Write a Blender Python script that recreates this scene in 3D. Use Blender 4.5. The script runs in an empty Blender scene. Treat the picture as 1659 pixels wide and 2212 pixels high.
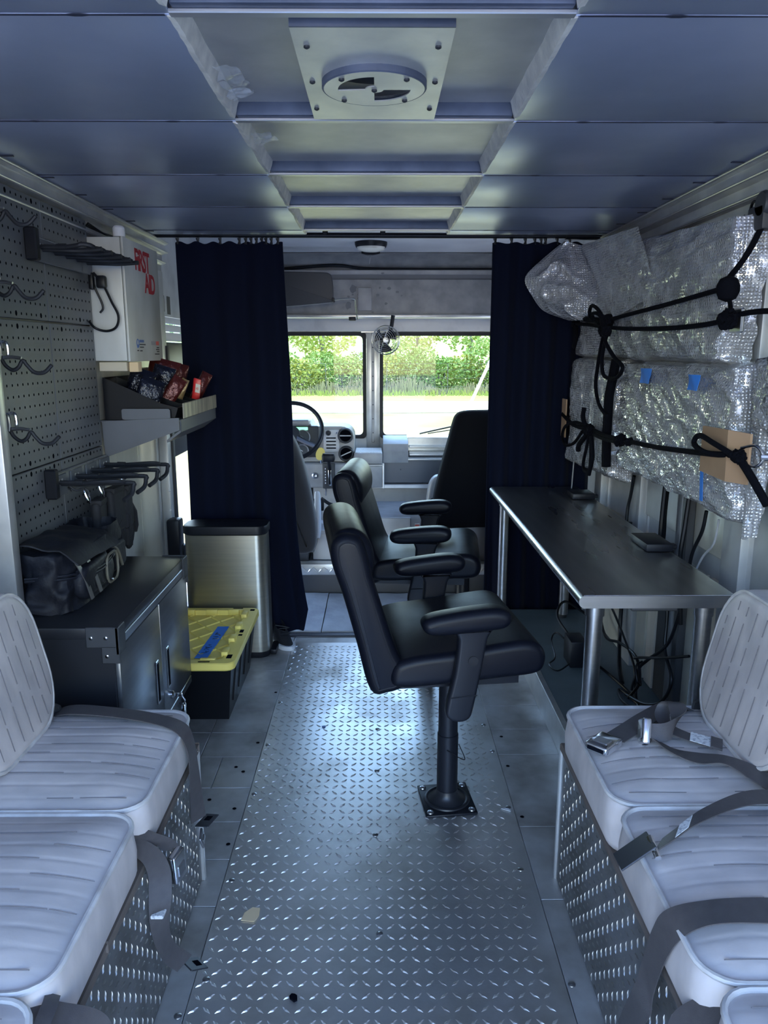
import bpy, bmesh, math, random
from mathutils import Vector, Matrix, noise
random.seed(7)
PI = math.pi
scene = bpy.context.scene
COL = scene.collection

# ------------------------------------------------------------------ camera
cam_d = bpy.data.cameras.new('camera')
cam = bpy.data.objects.new('camera', cam_d)
COL.objects.link(cam)
cam_d.sensor_fit = 'VERTICAL'
cam_d.sensor_height = 36.0
cam_d.lens = 36.0 * 1661.0 / 2212.0
cam_d.clip_start = 0.02
cam_d.clip_end = 500
cam.location = (0, 0, 1.42)
cam.rotation_euler = (math.radians(90 - 11.767), 0, math.radians(-0.388))
scene.camera = cam

# ------------------------------------------------------------------ sky, sun, exposure
world = bpy.data.worlds.new('daylight_sky')
scene.world = world
world.use_nodes = True
wn = world.node_tree.nodes
wl = world.node_tree.links
bg = wn['Background']
sky = wn.new('ShaderNodeTexSky')
sky.sky_type = 'NISHITA'
sky.sun_disc = False
sky.sun_elevation = math.radians(58)
sky.sun_rotation = math.radians(-33)
sky.air_density = 1.6
sky.dust_density = 0.3
sky.ozone_density = 3.0
tint = wn.new('ShaderNodeMix'); tint.data_type = 'RGBA'; tint.blend_type = 'MULTIPLY'
tint.inputs[0].default_value = 1.0
tint.inputs[7].default_value = (0.93, 0.97, 1.12, 1)
wl.new(sky.outputs[0], tint.inputs[6])
wl.new(tint.outputs[2], bg.inputs[0])
bg.inputs[1].default_value = 0.42

sun_d = bpy.data.lights.new('sun', 'SUN')
sun_d.energy = 4.8
sun_d.angle = math.radians(0.6)
sun_d.color = (1.0, 0.85, 0.55)
sun = bpy.data.objects.new('sun', sun_d)
COL.objects.link(sun)
sun.rotation_euler = Vector((-0.40, -0.62, -0.95)).to_track_quat('-Z', 'Y').to_euler()

vs = scene.view_settings
vs.view_transform = 'Standard'
vs.look = 'None'
vs.gamma = 1.0
vs.use_curve_mapping = False
vs.exposure = 1.82
scene.cycles.use_denoising = True
scene.cycles.max_bounces = 10
scene.cycles.diffuse_bounces = 6
scene.cycles.glossy_bounces = 5
scene.cycles.transparent_max_bounces = 12
scene.cycles.sample_clamp_indirect = 6.0

# ------------------------------------------------------------------ helpers
ORIG = {}

class MB:
    def __init__(s):
        s.v = []; s.f = []
    def add(s, vs_, fs_):
        o = len(s.v)
        s.v += [tuple(p) for p in vs_]
        s.f += [tuple(i + o for i in f) for f in fs_]
        return s
    def box(s, x0, x1, y0, y1, z0, z1, m=None):
        vs_ = [Vector((x, y, z)) for z in (z0, z1) for y in (y0, y1) for x in (x0, x1)]
        if m: vs_ = [m @ p for p in vs_]
        return s.add(vs_, [(0, 2, 3, 1), (4, 5, 7, 6), (0, 1, 5, 4), (2, 6, 7, 3), (0, 4, 6, 2), (1, 3, 7, 5)])
    def rbox(s, x0, x1, y0, y1, z0, z1, r, seg=3, m=None):
        bm = bmesh.new()
        bmesh.ops.create_cube(bm, size=1.0)
        for p in bm.verts:
            p.co = Vector(((x0 + x1) / 2 + p.co.x * (x1 - x0), (y0 + y1) / 2 + p.co.y * (y1 - y0), (z0 + z1) / 2 + p.co.z * (z1 - z0)))
        bmesh.ops.bevel(bm, geom=list(bm.edges), offset=r, segments=seg, profile=0.5, affect='EDGES', clamp_overlap=True)
        bm.verts.index_update()
        vs_ = [p.co.copy() for p in bm.verts]
        if m: vs_ = [m @ p for p in vs_]
        fs_ = [[q.index for q in f.verts] for f in bm.faces]
        bm.free()
        return s.add(vs_, fs_)
    def tube(s, path, r, seg=8, closed=False, caps=True):
        path = [Vector(p) for p in path]
        n = len(path)
        rs = r if isinstance(r, (list, tuple)) else [r] * n
        o = len(s.v)
        prev = None
        for i in range(n):
            if closed: t = path[(i + 1) % n] - path[i - 1]
            else: t = path[min(i + 1, n - 1)] - path[max(i - 1, 0)]
            if t.length < 1e-9: t = Vector((0, 0, 1))
            t.normalize()
            if prev is None:
                a = Vector((0, 0, 1)) if abs(t.z) < 0.9 else Vector((1, 0, 0))
                u = t.cross(a).normalized()
            else:
                u = (prev - t * prev.dot(t))
                u = u.normalized() if u.length > 1e-6 else t.orthogonal().normalized()
            prev = u
            w = t.cross(u)
            for k in range(seg):
                a = 2 * PI * k / seg
                s.v.append(tuple(path[i] + (u * math.cos(a) + w * math.sin(a)) * rs[i]))
        m = n if closed else n - 1
        for i in range(m):
            for k in range(seg):
                a = o + i * seg + k; b = o + i * seg + (k + 1) % seg
                j = (i + 1) % n
                c = o + j * seg + (k + 1) % seg; d = o + j * seg + k
                s.f.append((a, d, c, b))
        if caps and not closed:
            s.f.append(tuple(o + k for k in range(seg)))
            s.f.append(tuple(o + (n - 1) * seg + k for k in reversed(range(seg))))
        return s
    def lathe(s, prof, c, seg=24, axis='z', m=None):
        o = len(s.v); n = len(prof)
        for (r, h) in prof:
            for k in range(seg):
                a = 2 * PI * k / seg
                p = Vector((r * math.cos(a), r * math.sin(a), h))
                if axis == 'y': p = Vector((p.x, p.z, p.y))
                if axis == 'x': p = Vector((p.z, p.x, p.y))
                if m: p = m @ p
                s.v.append(tuple(p + Vector(c)))
        for i in range(n - 1):
            for k in range(seg):
                s.f.append((o + i * seg + k, o + i * seg + (k + 1) % seg, o + (i + 1) * seg + (k + 1) % seg, o + (i + 1) * seg + k))
        s.f.append(tuple(o + k for k in reversed(range(seg))))
        s.f.append(tuple(o + (n - 1) * seg + k for k in range(seg)))
        return s
    def grid(s, nu, nv, fn, closeu=False):
        o = len(s.v)
        for j in range(nv):
            for i in range(nu):
                s.v.append(tuple(fn(i / (nu if closeu else nu - 1), j / (nv - 1))))
        for j in range(nv - 1):
            for i in range(nu if closeu else nu - 1):
                i2 = (i + 1) % nu
                s.f.append((o + j * nu + i, o + j * nu + i2, o + (j + 1) * nu + i2, o + (j + 1) * nu + i))
        return s
    def sheet(s, nu, nv, fn, th):
        """a grid surface with real thickness th"""
        g = MB().grid(nu, nv, fn)
        P_ = [Vector(p) for p in g.v]
        N = [Vector((0, 0, 0)) for _ in P_]
        for f in g.f:
            nn = (P_[f[2]] - P_[f[0]]).cross(P_[f[3]] - P_[f[1]])
            for i in f: N[i] += nn
        N = [q.normalized() if q.length > 1e-12 else Vector((0, 0, 1)) for q in N]
        o = len(s.v); k = len(P_)
        s.v += [tuple(p + q * th / 2) for p, q in zip(P_, N)] + [tuple(p - q * th / 2) for p, q in zip(P_, N)]
        s.f += [tuple(i + o for i in f) for f in g.f] + [tuple(i + o + k for i in reversed(f)) for f in g.f]
        ring = [i for i in range(nu)] + [j * nu + nu - 1 for j in range(1, nv)] + [(nv - 1) * nu + i for i in range(nu - 2, -1, -1)] + [j * nu for j in range(nv - 2, 0, -1)]
        for a, b in zip(ring, ring[1:] + ring[:1]):
            s.f.append((o + a, o + a + k, o + b + k, o + b))
        return s
    def ribbon(s, path, sides, w, th=0.0022):
        """webbing: path points, side direction at each, width, thickness"""
        o = len(s.v); n = len(path)
        ws = w if isinstance(w, (list, tuple)) else [w] * n
        for i in range(n):
            p = Vector(path[i]); d = Vector(sides[i]).normalized()
            t = (Vector(path[min(i + 1, n - 1)]) - Vector(path[max(i - 1, 0)]))
            nn = t.cross(d)
            nn = nn.normalized() if nn.length > 1e-9 else Vector((0, 0, 1))
            for a, b in ((-1, -1), (1, -1), (1, 1), (-1, 1)):
                s.v.append(tuple(p + d * a * ws[i] / 2 + nn * b * th / 2))
        for i in range(n - 1):
            for k in range(4):
                s.f.append((o + i * 4 + k, o + (i + 1) * 4 + k, o + (i + 1) * 4 + (k + 1) % 4, o + i * 4 + (k + 1) % 4))
        s.f.append((o, o + 1, o + 2, o + 3)); e = o + (n - 1) * 4
        s.f.append((e + 3, e + 2, e + 1, e))
        return s
    def prism(s, poly, fn, d0, d1):
        """extrude a 2D polygon; fn(u, v, d) gives the point"""
        o = len(s.v); n = len(poly)
        s.v += [tuple(fn(u, v, d0)) for u, v in poly] + [tuple(fn(u, v, d1)) for u, v in poly]
        for i in range(n):
            j = (i + 1) % n
            s.f.append((o + i, o + j, o + n + j, o + n + i))
        s.f.append(tuple(o + i for i in reversed(range(n))))
        s.f.append(tuple(o + n + i for i in range(n)))
        return s
    def pad(s, poly, w, r, fn, steps=5):
        """upholstered shape: side profile poly (u, v) swept over width w with rounded rims of radius r"""
        n = len(poly)
        area = sum(poly[i][0] * poly[(i + 1) % n][1] - poly[(i + 1) % n][0] * poly[i][1] for i in range(n))
        if area < 0: poly = poly[::-1]
        nr = []
        for i in range(n):
            a, b = Vector(poly[i - 1]), Vector(poly[(i + 1) % n])
            t = (b - a)
            t = t.normalized() if t.length > 1e-9 else Vector((1, 0))
            nr.append(Vector((t.y, -t.x)))
        secs = []
        for k in range(steps + 1):
            a = PI / 2 * k / steps
            secs.append((-w / 2 + r * (1 - math.cos(a)), r * (1 - math.sin(a))))
        secs = secs + [(-d, i) for d, i in reversed(secs)]
        o = len(s.v)
        for d, ins in secs:
            for i in range(n):
                p = Vector(poly[i]) - nr[i] * ins
                s.v.append(tuple(fn(p.x, p.y, d)))
        for k in range(len(secs) - 1):
            for i in range(n):
                j = (i + 1) % n
                s.f.append((o + k * n + i, o + k * n + j, o + (k + 1) * n + j, o + (k + 1) * n + i))
        cx = sum(p[0] for p in poly) / n; cy = sum(p[1] for p in poly) / n
        for base, d, rev in ((o, secs[0][0], True), (o + (len(secs) - 1) * n, secs[-1][0], False)):
            ring = [base + i for i in range(n)]
            s.f.append(tuple(reversed(ring)) if rev else tuple(ring))
        return s

def crom(pts, per=6, closed=False):
    pts = [Vector(p) for p in pts]
    n = len(pts); out = []
    m = n if closed else n - 1
    for i in range(m):
        if closed: p0, p1, p2, p3 = pts[i - 1], pts[i], pts[(i + 1) % n], pts[(i + 2) % n]
        else:
            p1, p2 = pts[i], pts[i + 1]
            p0 = pts[i - 1] if i > 0 else p1 * 2 - p2
            p3 = pts[i + 2] if i + 2 < n else p2 * 2 - p1
        for k in range(per):
            t = k / per
            out.append(0.5 * ((2 * p1) + (p2 - p0) * t + (2 * p0 - 5 * p1 + 4 * p2 - p3) * t * t + (3 * p1 - p0 - 3 * p2 + p3) * t ** 3))
    if not closed: out.append(pts[-1])
    return out

def crom2(pts, per=5, closed=True):
    return [(p.x, p.y) for p in crom([(a, b, 0) for a, b in pts], per, closed)]

def inset_poly(poly, d):
    n = len(poly)
    area = sum(poly[i][0] * poly[(i + 1) % n][1] - poly[(i + 1) % n][0] * poly[i][1] for i in range(n))
    sg = 1 if area > 0 else -1
    out = []
    for i in range(n):
        t = Vector(poly[(i + 1) % n]) - Vector(poly[i - 1])
        t = t.normalized() if t.length > 1e-9 else Vector((1, 0))
        out.append((poly[i][0] - sg * t.y * d, poly[i][1] + sg * t.x * d))
    return out

def rrect(x0, x1, y0, y1, r, seg=5):
    out = []
    for cx, cy, a0 in ((x1 - r, y1 - r, 0), (x0 + r, y1 - r, 90), (x0 + r, y0 + r, 180), (x1 - r, y0 + r, 270)):
        for k in range(seg + 1):
            a = math.radians(a0 + 90 * k / seg)
            out.append((cx + r * math.cos(a), cy + r * math.sin(a)))
    return out

def tagp(o, label=None, cat=None, group=None, kind=None):
    if label: o['label'] = label
    if cat: o['category'] = cat
    if group: o['group'] = group
    if kind: o['kind'] = kind
    return o

def thing(name, loc, label, cat, group=None, rotz=0.0, kind=None):
    o = bpy.data.objects.new(name, None)
    o.empty_display_size = 0.05
    COL.objects.link(o)
    o.location = loc
    o.rotation_euler = (0, 0, rotz)
    ORIG[o] = Vector(loc)
    return tagp(o, label, cat, group, kind)

def obj(name, mb, mat, parent=None, local=False, smooth=35, label=None, cat=None, group=None, kind=None):
    """link a mesh as one object; vertices are in world units and re-based on the parent's origin"""
    off = Vector((0, 0, 0))
    if parent is not None:
        off = ORIG[parent]
    vs_ = mb.v if local else [(x - off.x, y - off.y, z - off.z) for x, y, z in mb.v]
    if parent is None and not local:
        # a top-level mesh: put its origin at its own base
        xs = [p[0] for p in vs_]; ys = [p[1] for p in vs_]; zs = [p[2] for p in vs_]
        off = Vector(((min(xs) + max(xs)) / 2, (min(ys) + max(ys)) / 2, min(zs)))
        vs_ = [(x - off.x, y - off.y, z - off.z) for x, y, z in vs_]
    me = bpy.data.meshes.new(name)
    me.from_pydata(vs_, [], mb.f)
    me.update()
    bm = bmesh.new(); bm.from_mesh(me)
    bmesh.ops.recalc_face_normals(bm, faces=bm.faces)
    bm.to_mesh(me); bm.free()
    if smooth:
        for p in me.polygons: p.use_smooth = True
        me.set_sharp_from_angle(angle=math.radians(smooth))
    me.materials.append(M[mat])
    o = bpy.data.objects.new(name, me)
    COL.objects.link(o)
    if parent is not None:
        o.parent = parent
    else:
        o.location = off
    ORIG[o] = ORIG[parent] if parent is not None else off
    return tagp(o, label, cat, group, kind)

def shared(name, me, mat, parent, loc, rot=(0, 0, 0)):
    o = bpy.data.objects.new(name, me)
    COL.objects.link(o)
    o.parent = parent
    o.location = Vector(loc) - ORIG[parent]
    o.rotation_euler = rot
    ORIG[o] = ORIG[parent]
    return o

def mesh_of(name, mb, mat, smooth=35):
    me = bpy.data.meshes.new(name)
    me.from_pydata(mb.v, [], mb.f); me.update()
    bm = bmesh.new(); bm.from_mesh(me); bmesh.ops.recalc_face_normals(bm, faces=bm.faces); bm.to_mesh(me); bm.free()
    if smooth:
        for p in me.polygons: p.use_smooth = True
        me.set_sharp_from_angle(angle=math.radians(smooth))
    me.materials.append(M[mat])
    return me

def text_mb(txt, size, fn, depth=0.0006, spacing=1.0, bold=0.0):
    """flat lettering as a thin mesh; fn(u, v, d) maps letter space to the world"""
    cu = bpy.data.curves.new('lettering', 'FONT')
    cu.body = txt; cu.size = size; cu.extrude = depth; cu.space_character = spacing
    cu.resolution_u = 3; cu.offset = bold
    to = bpy.data.objects.new('lettering', cu)
    COL.objects.link(to)
    dg = bpy.context.evaluated_depsgraph_get()
    me = bpy.data.meshes.new_from_object(to.evaluated_get(dg))
    mb = MB()
    mb.add([fn(p.co.x, p.co.y, p.co.z) for p in me.vertices], [tuple(p.vertices) for p in me.polygons])
    bpy.data.objects.remove(to); bpy.data.curves.remove(cu); bpy.data.meshes.remove(me)
    return mb

# ------------------------------------------------------------------ materials
M = {}
def mat(name, col, rough=0.5, metal=0.0, col2=None, nscale=6.0, ndetail=6.0, nlo=0.35, nhi=0.65, stretch=(1, 1, 1),
        bump=0.0, bscale=80.0, bdist=0.002, rough2=None, spec=0.5, alpha=1.0, emit=0.0, sheen=0.0, bstretch=None, transmission=0.0, coat=0.0):
    m = bpy.data.materials.new(name)
    m.use_nodes = True
    nt = m.node_tree; N = nt.nodes; L = nt.links
    b = N['Principled BSDF']
    b.inputs['Base Color'].default_value = (*col, 1)
    b.inputs['Roughness'].default_value = rough
    b.inputs['Metallic'].default_value = metal
    b.inputs['Specular IOR Level'].default_value = spec
    b.inputs['Alpha'].default_value = alpha
    b.inputs['Transmission Weight'].default_value = transmission
    b.inputs['Coat Weight'].default_value = coat
    if sheen: b.inputs['Sheen Weight'].default_value = sheen
    if emit:
        b.inputs['Emission Color'].default_value = (*col, 1)
        b.inputs['Emission Strength'].default_value = emit
    tc = N.new('ShaderNodeTexCoord')
    if col2 is not None or rough2 is not None:
        mp = N.new('ShaderNodeMapping'); mp.inputs['Scale'].default_value = stretch
        L.new(tc.outputs['Object'], mp.inputs[0])
        nz = N.new('ShaderNodeTexNoise'); nz.inputs['Scale'].default_value = nscale; nz.inputs['Detail'].default_value = ndetail
        L.new(mp.outputs[0], nz.inputs[0])
        mr = N.new('ShaderNodeMapRange'); mr.inputs[1].default_value = nlo; mr.inputs[2].default_value = nhi
        L.new(nz.outputs[0], mr.inputs[0])
        if col2 is not None:
            mx = N.new('ShaderNodeMix'); mx.data_type = 'RGBA'
            mx.inputs[6].default_value = (*col, 1); mx.inputs[7].default_value = (*col2, 1)
            L.new(mr.outputs[0], mx.inputs[0]); L.new(mx.outputs[2], b.inputs['Base Color'])
        if rough2 is not None:
            m2 = N.new('ShaderNodeMapRange'); m2.inputs[3].default_value = rough; m2.inputs[4].default_value = rough2
            L.new(mr.outputs[0], m2.inputs[0]); L.new(m2.outputs[0], b.inputs['Roughness'])
    if bump:
        mp2 = N.new('ShaderNodeMapping'); mp2.inputs['Scale'].default_value = bstretch or (1, 1, 1)
        L.new(tc.outputs['Object'], mp2.inputs[0])
        n2 = N.new('ShaderNodeTexNoise'); n2.inputs['Scale'].default_value = bscale; n2.inputs['Detail'].default_value = 3
        L.new(mp2.outputs[0], n2.inputs[0])
        bp = N.new('ShaderNodeBump'); bp.inputs['Strength'].default_value = bump; bp.inputs['Distance'].default_value = bdist
        L.new(n2.outputs[0], bp.inputs['Height']); L.new(bp.outputs[0], b.inputs['Normal'])
    M[name] = m
    return m

mat('floor_plate', (0.88, 0.88, 0.87), 0.34, 0.88, col2=(0.46, 0.43, 0.385), nscale=4.5, ndetail=10, nlo=0.47, nhi=0.82, rough2=0.5, bump=0.25, bscale=140, bdist=0.001)
mat('floor_tread', (0.95, 0.95, 0.94), 0.36, 0.88, col2=(0.78, 0.76, 0.73), nscale=3.0)
mat('floor_alu', (0.62, 0.62, 0.62), 0.40, 0.6, col2=(0.36, 0.345, 0.325), nscale=6.0, ndetail=9, rough2=0.6, bump=0.15, bscale=120)
mat('floor_under', (0.03, 0.03, 0.035), 0.8)
mat('ceiling_panel', (0.50, 0.56, 0.74), 0.31, 0.65, col2=(0.41, 0.47, 0.64), nscale=2.2, bump=0.12, bscale=60, bdist=0.001, rough2=0.46)
mat('ceiling_recess', (0.62, 0.61, 0.61), 0.42, 0.6, col2=(0.50, 0.50, 0.51), nscale=7, bump=0.1, bscale=90)
mat('foam_edge', (0.95, 0.92, 0.84), 0.4, 0.15, col2=(0.70, 0.68, 0.63), nscale=22, bump=0.6, bscale=45, bdist=0.004)
mat('roof_bow', (0.14, 0.165, 0.24), 0.5, 0.4, col2=(0.09, 0.11, 0.165), nscale=9)  # shade on the rear-facing sides is put into this dark colour
mat('lit_edge', (0.62, 0.62, 0.64), 0.35, 0.7)  # light caught by edges and undersides is put into this paler metal
mat('vent_plate', (0.90, 0.88, 0.82), 0.36, 0.6, col2=(0.72, 0.71, 0.68), nscale=8, bump=0.12, bscale=50)
mat('seam_tape', (0.02, 0.025, 0.05), 0.6)
mat('wall_alu', (0.56, 0.57, 0.57), 0.40, 0.5, col2=(0.42, 0.43, 0.44), nscale=4, rough2=0.55, bump=0.1, bscale=40)
mat('wall_bare', (0.72, 0.70, 0.60), 0.34, 0.35, col2=(0.50, 0.49, 0.45), nscale=5, stretch=(1, 1, 0.4), rough2=0.42)
mat('rail_alu', (0.74, 0.74, 0.73), 0.32, 0.7, col2=(0.58, 0.58, 0.58), nscale=9)
mat('rail_dark', (0.25, 0.26, 0.28), 0.45, 0.5)
mat('header_paint', (0.27, 0.275, 0.285), 0.5, 0.1, col2=(0.19, 0.195, 0.21), nscale=12)
mat('cab_grey', (0.36, 0.365, 0.375), 0.5, 0.2, col2=(0.27, 0.275, 0.29), nscale=9)
mat('cab_paint', (0.55, 0.56, 0.58), 0.45, 0.1, col2=(0.40, 0.41, 0.44), nscale=7, nlo=0.5, nhi=0.75)
mat('cab_ceiling', (0.62, 0.63, 0.66), 0.55, 0.0, col2=(0.5, 0.51, 0.55), nscale=3)
mat('cab_stain', (0.16, 0.165, 0.18), 0.8)
mat('mat_grey', (0.42, 0.44, 0.47), 0.85, 0.0, col2=(0.30, 0.31, 0.34), nscale=6, bump=0.5, bscale=30, bdist=0.006)
mat('plastic_black', (0.008, 0.0095, 0.015), 0.42, spec=0.3)
mat('plastic_dark', (0.035, 0.038, 0.045), 0.5)
mat('rubber', (0.010, 0.012, 0.018), 0.6)
mat('rope', (0.0025, 0.003, 0.006), 0.9, spec=0.12, bump=0.6, bscale=300, bdist=0.002)
mat('cable', (0.004, 0.005, 0.008), 0.4, spec=0.3)
mat('cable_grey', (0.35, 0.36, 0.38), 0.5)
mat('cloth_black', (0.0018, 0.0042, 0.017), 0.92, bump=0.2, bscale=400, bdist=0.001, spec=0.2, sheen=0.03)
mat('leather', (0.003, 0.004, 0.009), 0.40, spec=0.22, bump=0.22, bscale=260, bdist=0.001, rough2=0.45, nscale=12)
mat('leather_seam', (0.010, 0.011, 0.016), 0.6, spec=0.3)
mat('seat_cloth', (0.05, 0.05, 0.056), 0.95, bump=0.4, bscale=350, bdist=0.001, sheen=0.25)
mat('seat_black', (0.006, 0.0065, 0.009), 0.95, bump=0.4, bscale=350, bdist=0.001, spec=0.15)
mat('vinyl', (0.60, 0.55, 0.545), 0.46, 0.0, col2=(0.44, 0.41, 0.415), nscale=7, bump=0.12, bscale=300, bdist=0.0006, stretch=(1, 2, 1))
mat('vinyl_piping', (0.60, 0.58, 0.58), 0.4, col2=(0.42, 0.40, 0.40), nscale=20)
mat('stitch', (0.13, 0.12, 0.13), 0.8)
mat('webbing', (0.066, 0.060, 0.064), 0.42, bump=0.35, bscale=500, bdist=0.0006, col2=(0.078, 0.072, 0.076), nscale=60)
mat('chrome', (0.72, 0.73, 0.75), 0.14, 1.0)
mat('steel', (0.50, 0.51, 0.53), 0.30, 1.0, col2=(0.40, 0.41, 0.43), nscale=3, stretch=(1, 14, 14), rough2=0.36)
mat('steel_top', (0.44, 0.45, 0.47), 0.27, 1.0, col2=(0.38, 0.39, 0.41), nscale=2, ndetail=2, stretch=(8, 1, 1), rough2=0.36)
mat('steel_bin', (0.50, 0.48, 0.40), 0.32, 0.95, col2=(0.45, 0.43, 0.37), nscale=4, stretch=(1, 1, 30))
mat('steel_dark', (0.10, 0.105, 0.12), 0.4, 0.8)
mat('tag_white', (0.72, 0.73, 0.75), 0.6, col2=(0.45, 0.46, 0.5), nscale=160, nlo=0.52, nhi=0.56)
mat('wood_trim', (0.20, 0.165, 0.145), 0.75, col2=(0.09, 0.075, 0.07), nscale=9, stretch=(1, 0.15, 1), bump=0.3, bscale=60)
mat('wood_stud', (0.74, 0.67, 0.57), 0.7, col2=(0.52, 0.46, 0.38), nscale=7, stretch=(1, 1, 0.1))
mat('bench_plate', (0.30, 0.30, 0.31), 0.38, 0.7, col2=(0.17, 0.165, 0.16), nscale=6, rough2=0.5)
mat('bench_tread', (0.46, 0.46, 0.46), 0.3, 0.8, col2=(0.28, 0.28, 0.28), nscale=8)
mat('platform_paint', (0.13, 0.165, 0.18), 0.5, col2=(0.11, 0.14, 0.155), nscale=8)
mat('pegboard_paint', (0.155, 0.165, 0.18), 0.42, 0.3, col2=(0.13, 0.14, 0.155), nscale=4)
mat('hole_dark', (0.003, 0.004, 0.008), 0.9, spec=0.05)
mat('cabinet_black', (0.022, 0.024, 0.030), 0.36, 0.2, bump=0.05, bscale=300)
mat('cabinet_door', (0.26, 0.275, 0.30), 0.30, 0.8, col2=(0.22, 0.235, 0.26), nscale=3, stretch=(1, 1, 14))
mat('firstaid_white', (0.62, 0.64, 0.63), 0.42, 0.1, col2=(0.40, 0.41, 0.38), nscale=5, nlo=0.42, nhi=0.8, stretch=(1, 1, 0.5))
mat('print_red', (0.36, 0.015, 0.03), 0.5)
mat('print_blue', (0.10, 0.18, 0.42), 0.5)
mat('print_black', (0.03, 0.03, 0.04), 0.6)
mat('print_red_light', (0.65, 0.12, 0.10), 0.5)
mat('shelf_grey', (0.13, 0.14, 0.165), 0.42, 0.2, col2=(0.11, 0.12, 0.14), nscale=5)
mat('shelf_worn', (0.55, 0.52, 0.42), 0.4, 0.5, col2=(0.28, 0.26, 0.22), nscale=30, stretch=(1, 1, 0.2))
mat('bin_plastic', (0.007, 0.008, 0.012), 0.3, spec=0.3)
mat('bin_label', (0.45, 0.44, 0.36), 0.5, col2=(0.36, 0.35, 0.29), nscale=10)
mat('foil_red', (0.09, 0.014, 0.013), 0.28, 0.3, bump=0.8, bscale=40, bdist=0.01)
mat('foil_brown', (0.30, 0.20, 0.09), 0.3, 0.3, bump=0.6, bscale=45, bdist=0.008)
mat('foil_blue', (0.008, 0.010, 0.022), 0.22, 0.3, bump=0.9, bscale=40, bdist=0.01)
mat('packet_red', (0.75, 0.03, 0.035), 0.35, bump=0.3, bscale=40, bdist=0.004)
mat('packet_white', (0.85, 0.82, 0.74), 0.5)
mat('carton', (0.62, 0.56, 0.44), 0.7)
mat('bag_canvas', (0.009, 0.011, 0.019), 0.6, bump=0.35, bscale=60, bdist=0.006, col2=(0.006, 0.007, 0.012), nscale=14, spec=0.3)
mat('bag_trim', (0.14, 0.13, 0.10), 0.6)
mat('glove', (0.010, 0.011, 0.016), 0.75, bump=0.3, bscale=90, bdist=0.003)
mat('tote_yellow', (1.0, 0.80, 0.19), 0.42, col2=(0.90, 0.70, 0.17), nscale=6)
mat('tote_black', (0.007, 0.008, 0.011), 0.4, spec=0.25)
mat('tape_blue', (0.03, 0.22, 0.72), 0.6)
mat('cardboard', (0.42, 0.27, 0.16), 0.8, col2=(0.36, 0.225, 0.13), nscale=8)
mat('paper_tan', (0.80, 0.61, 0.37), 0.8)
mat('paper_white', (0.75, 0.76, 0.78), 0.7)
mat('glass_clear', (1, 1, 1), 0.0)
mat('dial_face', (0.08, 0.09, 0.10), 0.4)
mat('lens', (0.80, 0.78, 0.70), 0.25)
mat('display_green', (0.25, 0.75, 0.45), 0.5, emit=0.5)
mat('key_yellow', (0.75, 0.62, 0.16), 0.45)
mat('monitor', (0.02, 0.022, 0.028), 0.4)
mat('curtain_ring', (0.01, 0.011, 0.016), 0.5)
mat('leaf_green', (0.185, 0.275, 0.065), 0.7, spec=0.05, col2=(0.25, 0.31, 0.09), nscale=0.8)
mat('leaf_yellow', (0.31, 0.32, 0.07), 0.7, spec=0.05, col2=(0.24, 0.29, 0.07), nscale=0.8)
mat('leaf_dry', (0.28, 0.22, 0.12), 0.7, spec=0.05, col2=(0.22, 0.21, 0.10), nscale=0.8)
mat('leaf_dark', (0.145, 0.235, 0.055), 0.7, spec=0.05, col2=(0.20, 0.27, 0.07), nscale=0.8)
mat('ground_gravel', (0.250, 0.225, 0.115), 0.9, spec=0.05, col2=(0.185, 0.185, 0.075), nscale=0.35, ndetail=10, nlo=0.4, nhi=0.62)
mat('bounce_grey', (0.30, 0.31, 0.33), 0.9, spec=0.05, col2=(0.24, 0.25, 0.27), nscale=0.6, ndetail=10)  # neutral grey chosen for the light it bounces into the van
mat('ground_lane', (0.38, 0.36, 0.28), 0.9, spec=0.05, col2=(0.24, 0.23, 0.16), nscale=0.8)
mat('field_grass', (0.17, 0.24, 0.08), 0.9, spec=0.05, col2=(0.23, 0.26, 0.11), nscale=0.1, ndetail=10)
mat('verge_grass', (0.23, 0.225, 0.085), 0.9, spec=0.05, col2=(0.17, 0.215, 0.065), nscale=0.5, ndetail=10)
mat('post_pale', (0.72, 0.72, 0.70), 0.5)
mat('wire_dark', (0.10, 0.10, 0.09), 0.5, 0.5)
mat('house_pale', (0.70, 0.74, 0.80), 0.6)
mat('blanket_white', (0.70, 0.72, 0.76), 0.8)

mat('clear_film', (0.7, 0.72, 0.76), 0.12, alpha=0.22, spec=1.0)
# thin clear window glass
def make_glass():
    m = M['glass_clear']; nt = m.node_tree; N = nt.nodes; L = nt.links
    out = N['Material Output']
    tr = N.new('ShaderNodeBsdfTransparent'); gl = N.new('ShaderNodeBsdfGlossy'); gl.inputs['Roughness'].default_value = 0.02
    fr = N.new('ShaderNodeFresnel'); fr.inputs[0].default_value = 1.35
    mx = N.new('ShaderNodeMixShader')
    tr.inputs[0].default_value = (0.93, 0.96, 0.93, 1)
    L.new(fr.outputs[0], mx.inputs[0]); L.new(tr.outputs[0], mx.inputs[1]); L.new(gl.outputs[0], mx.inputs[2])
    L.new(mx.outputs[0], out.inputs[0])
make_glass()

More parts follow.
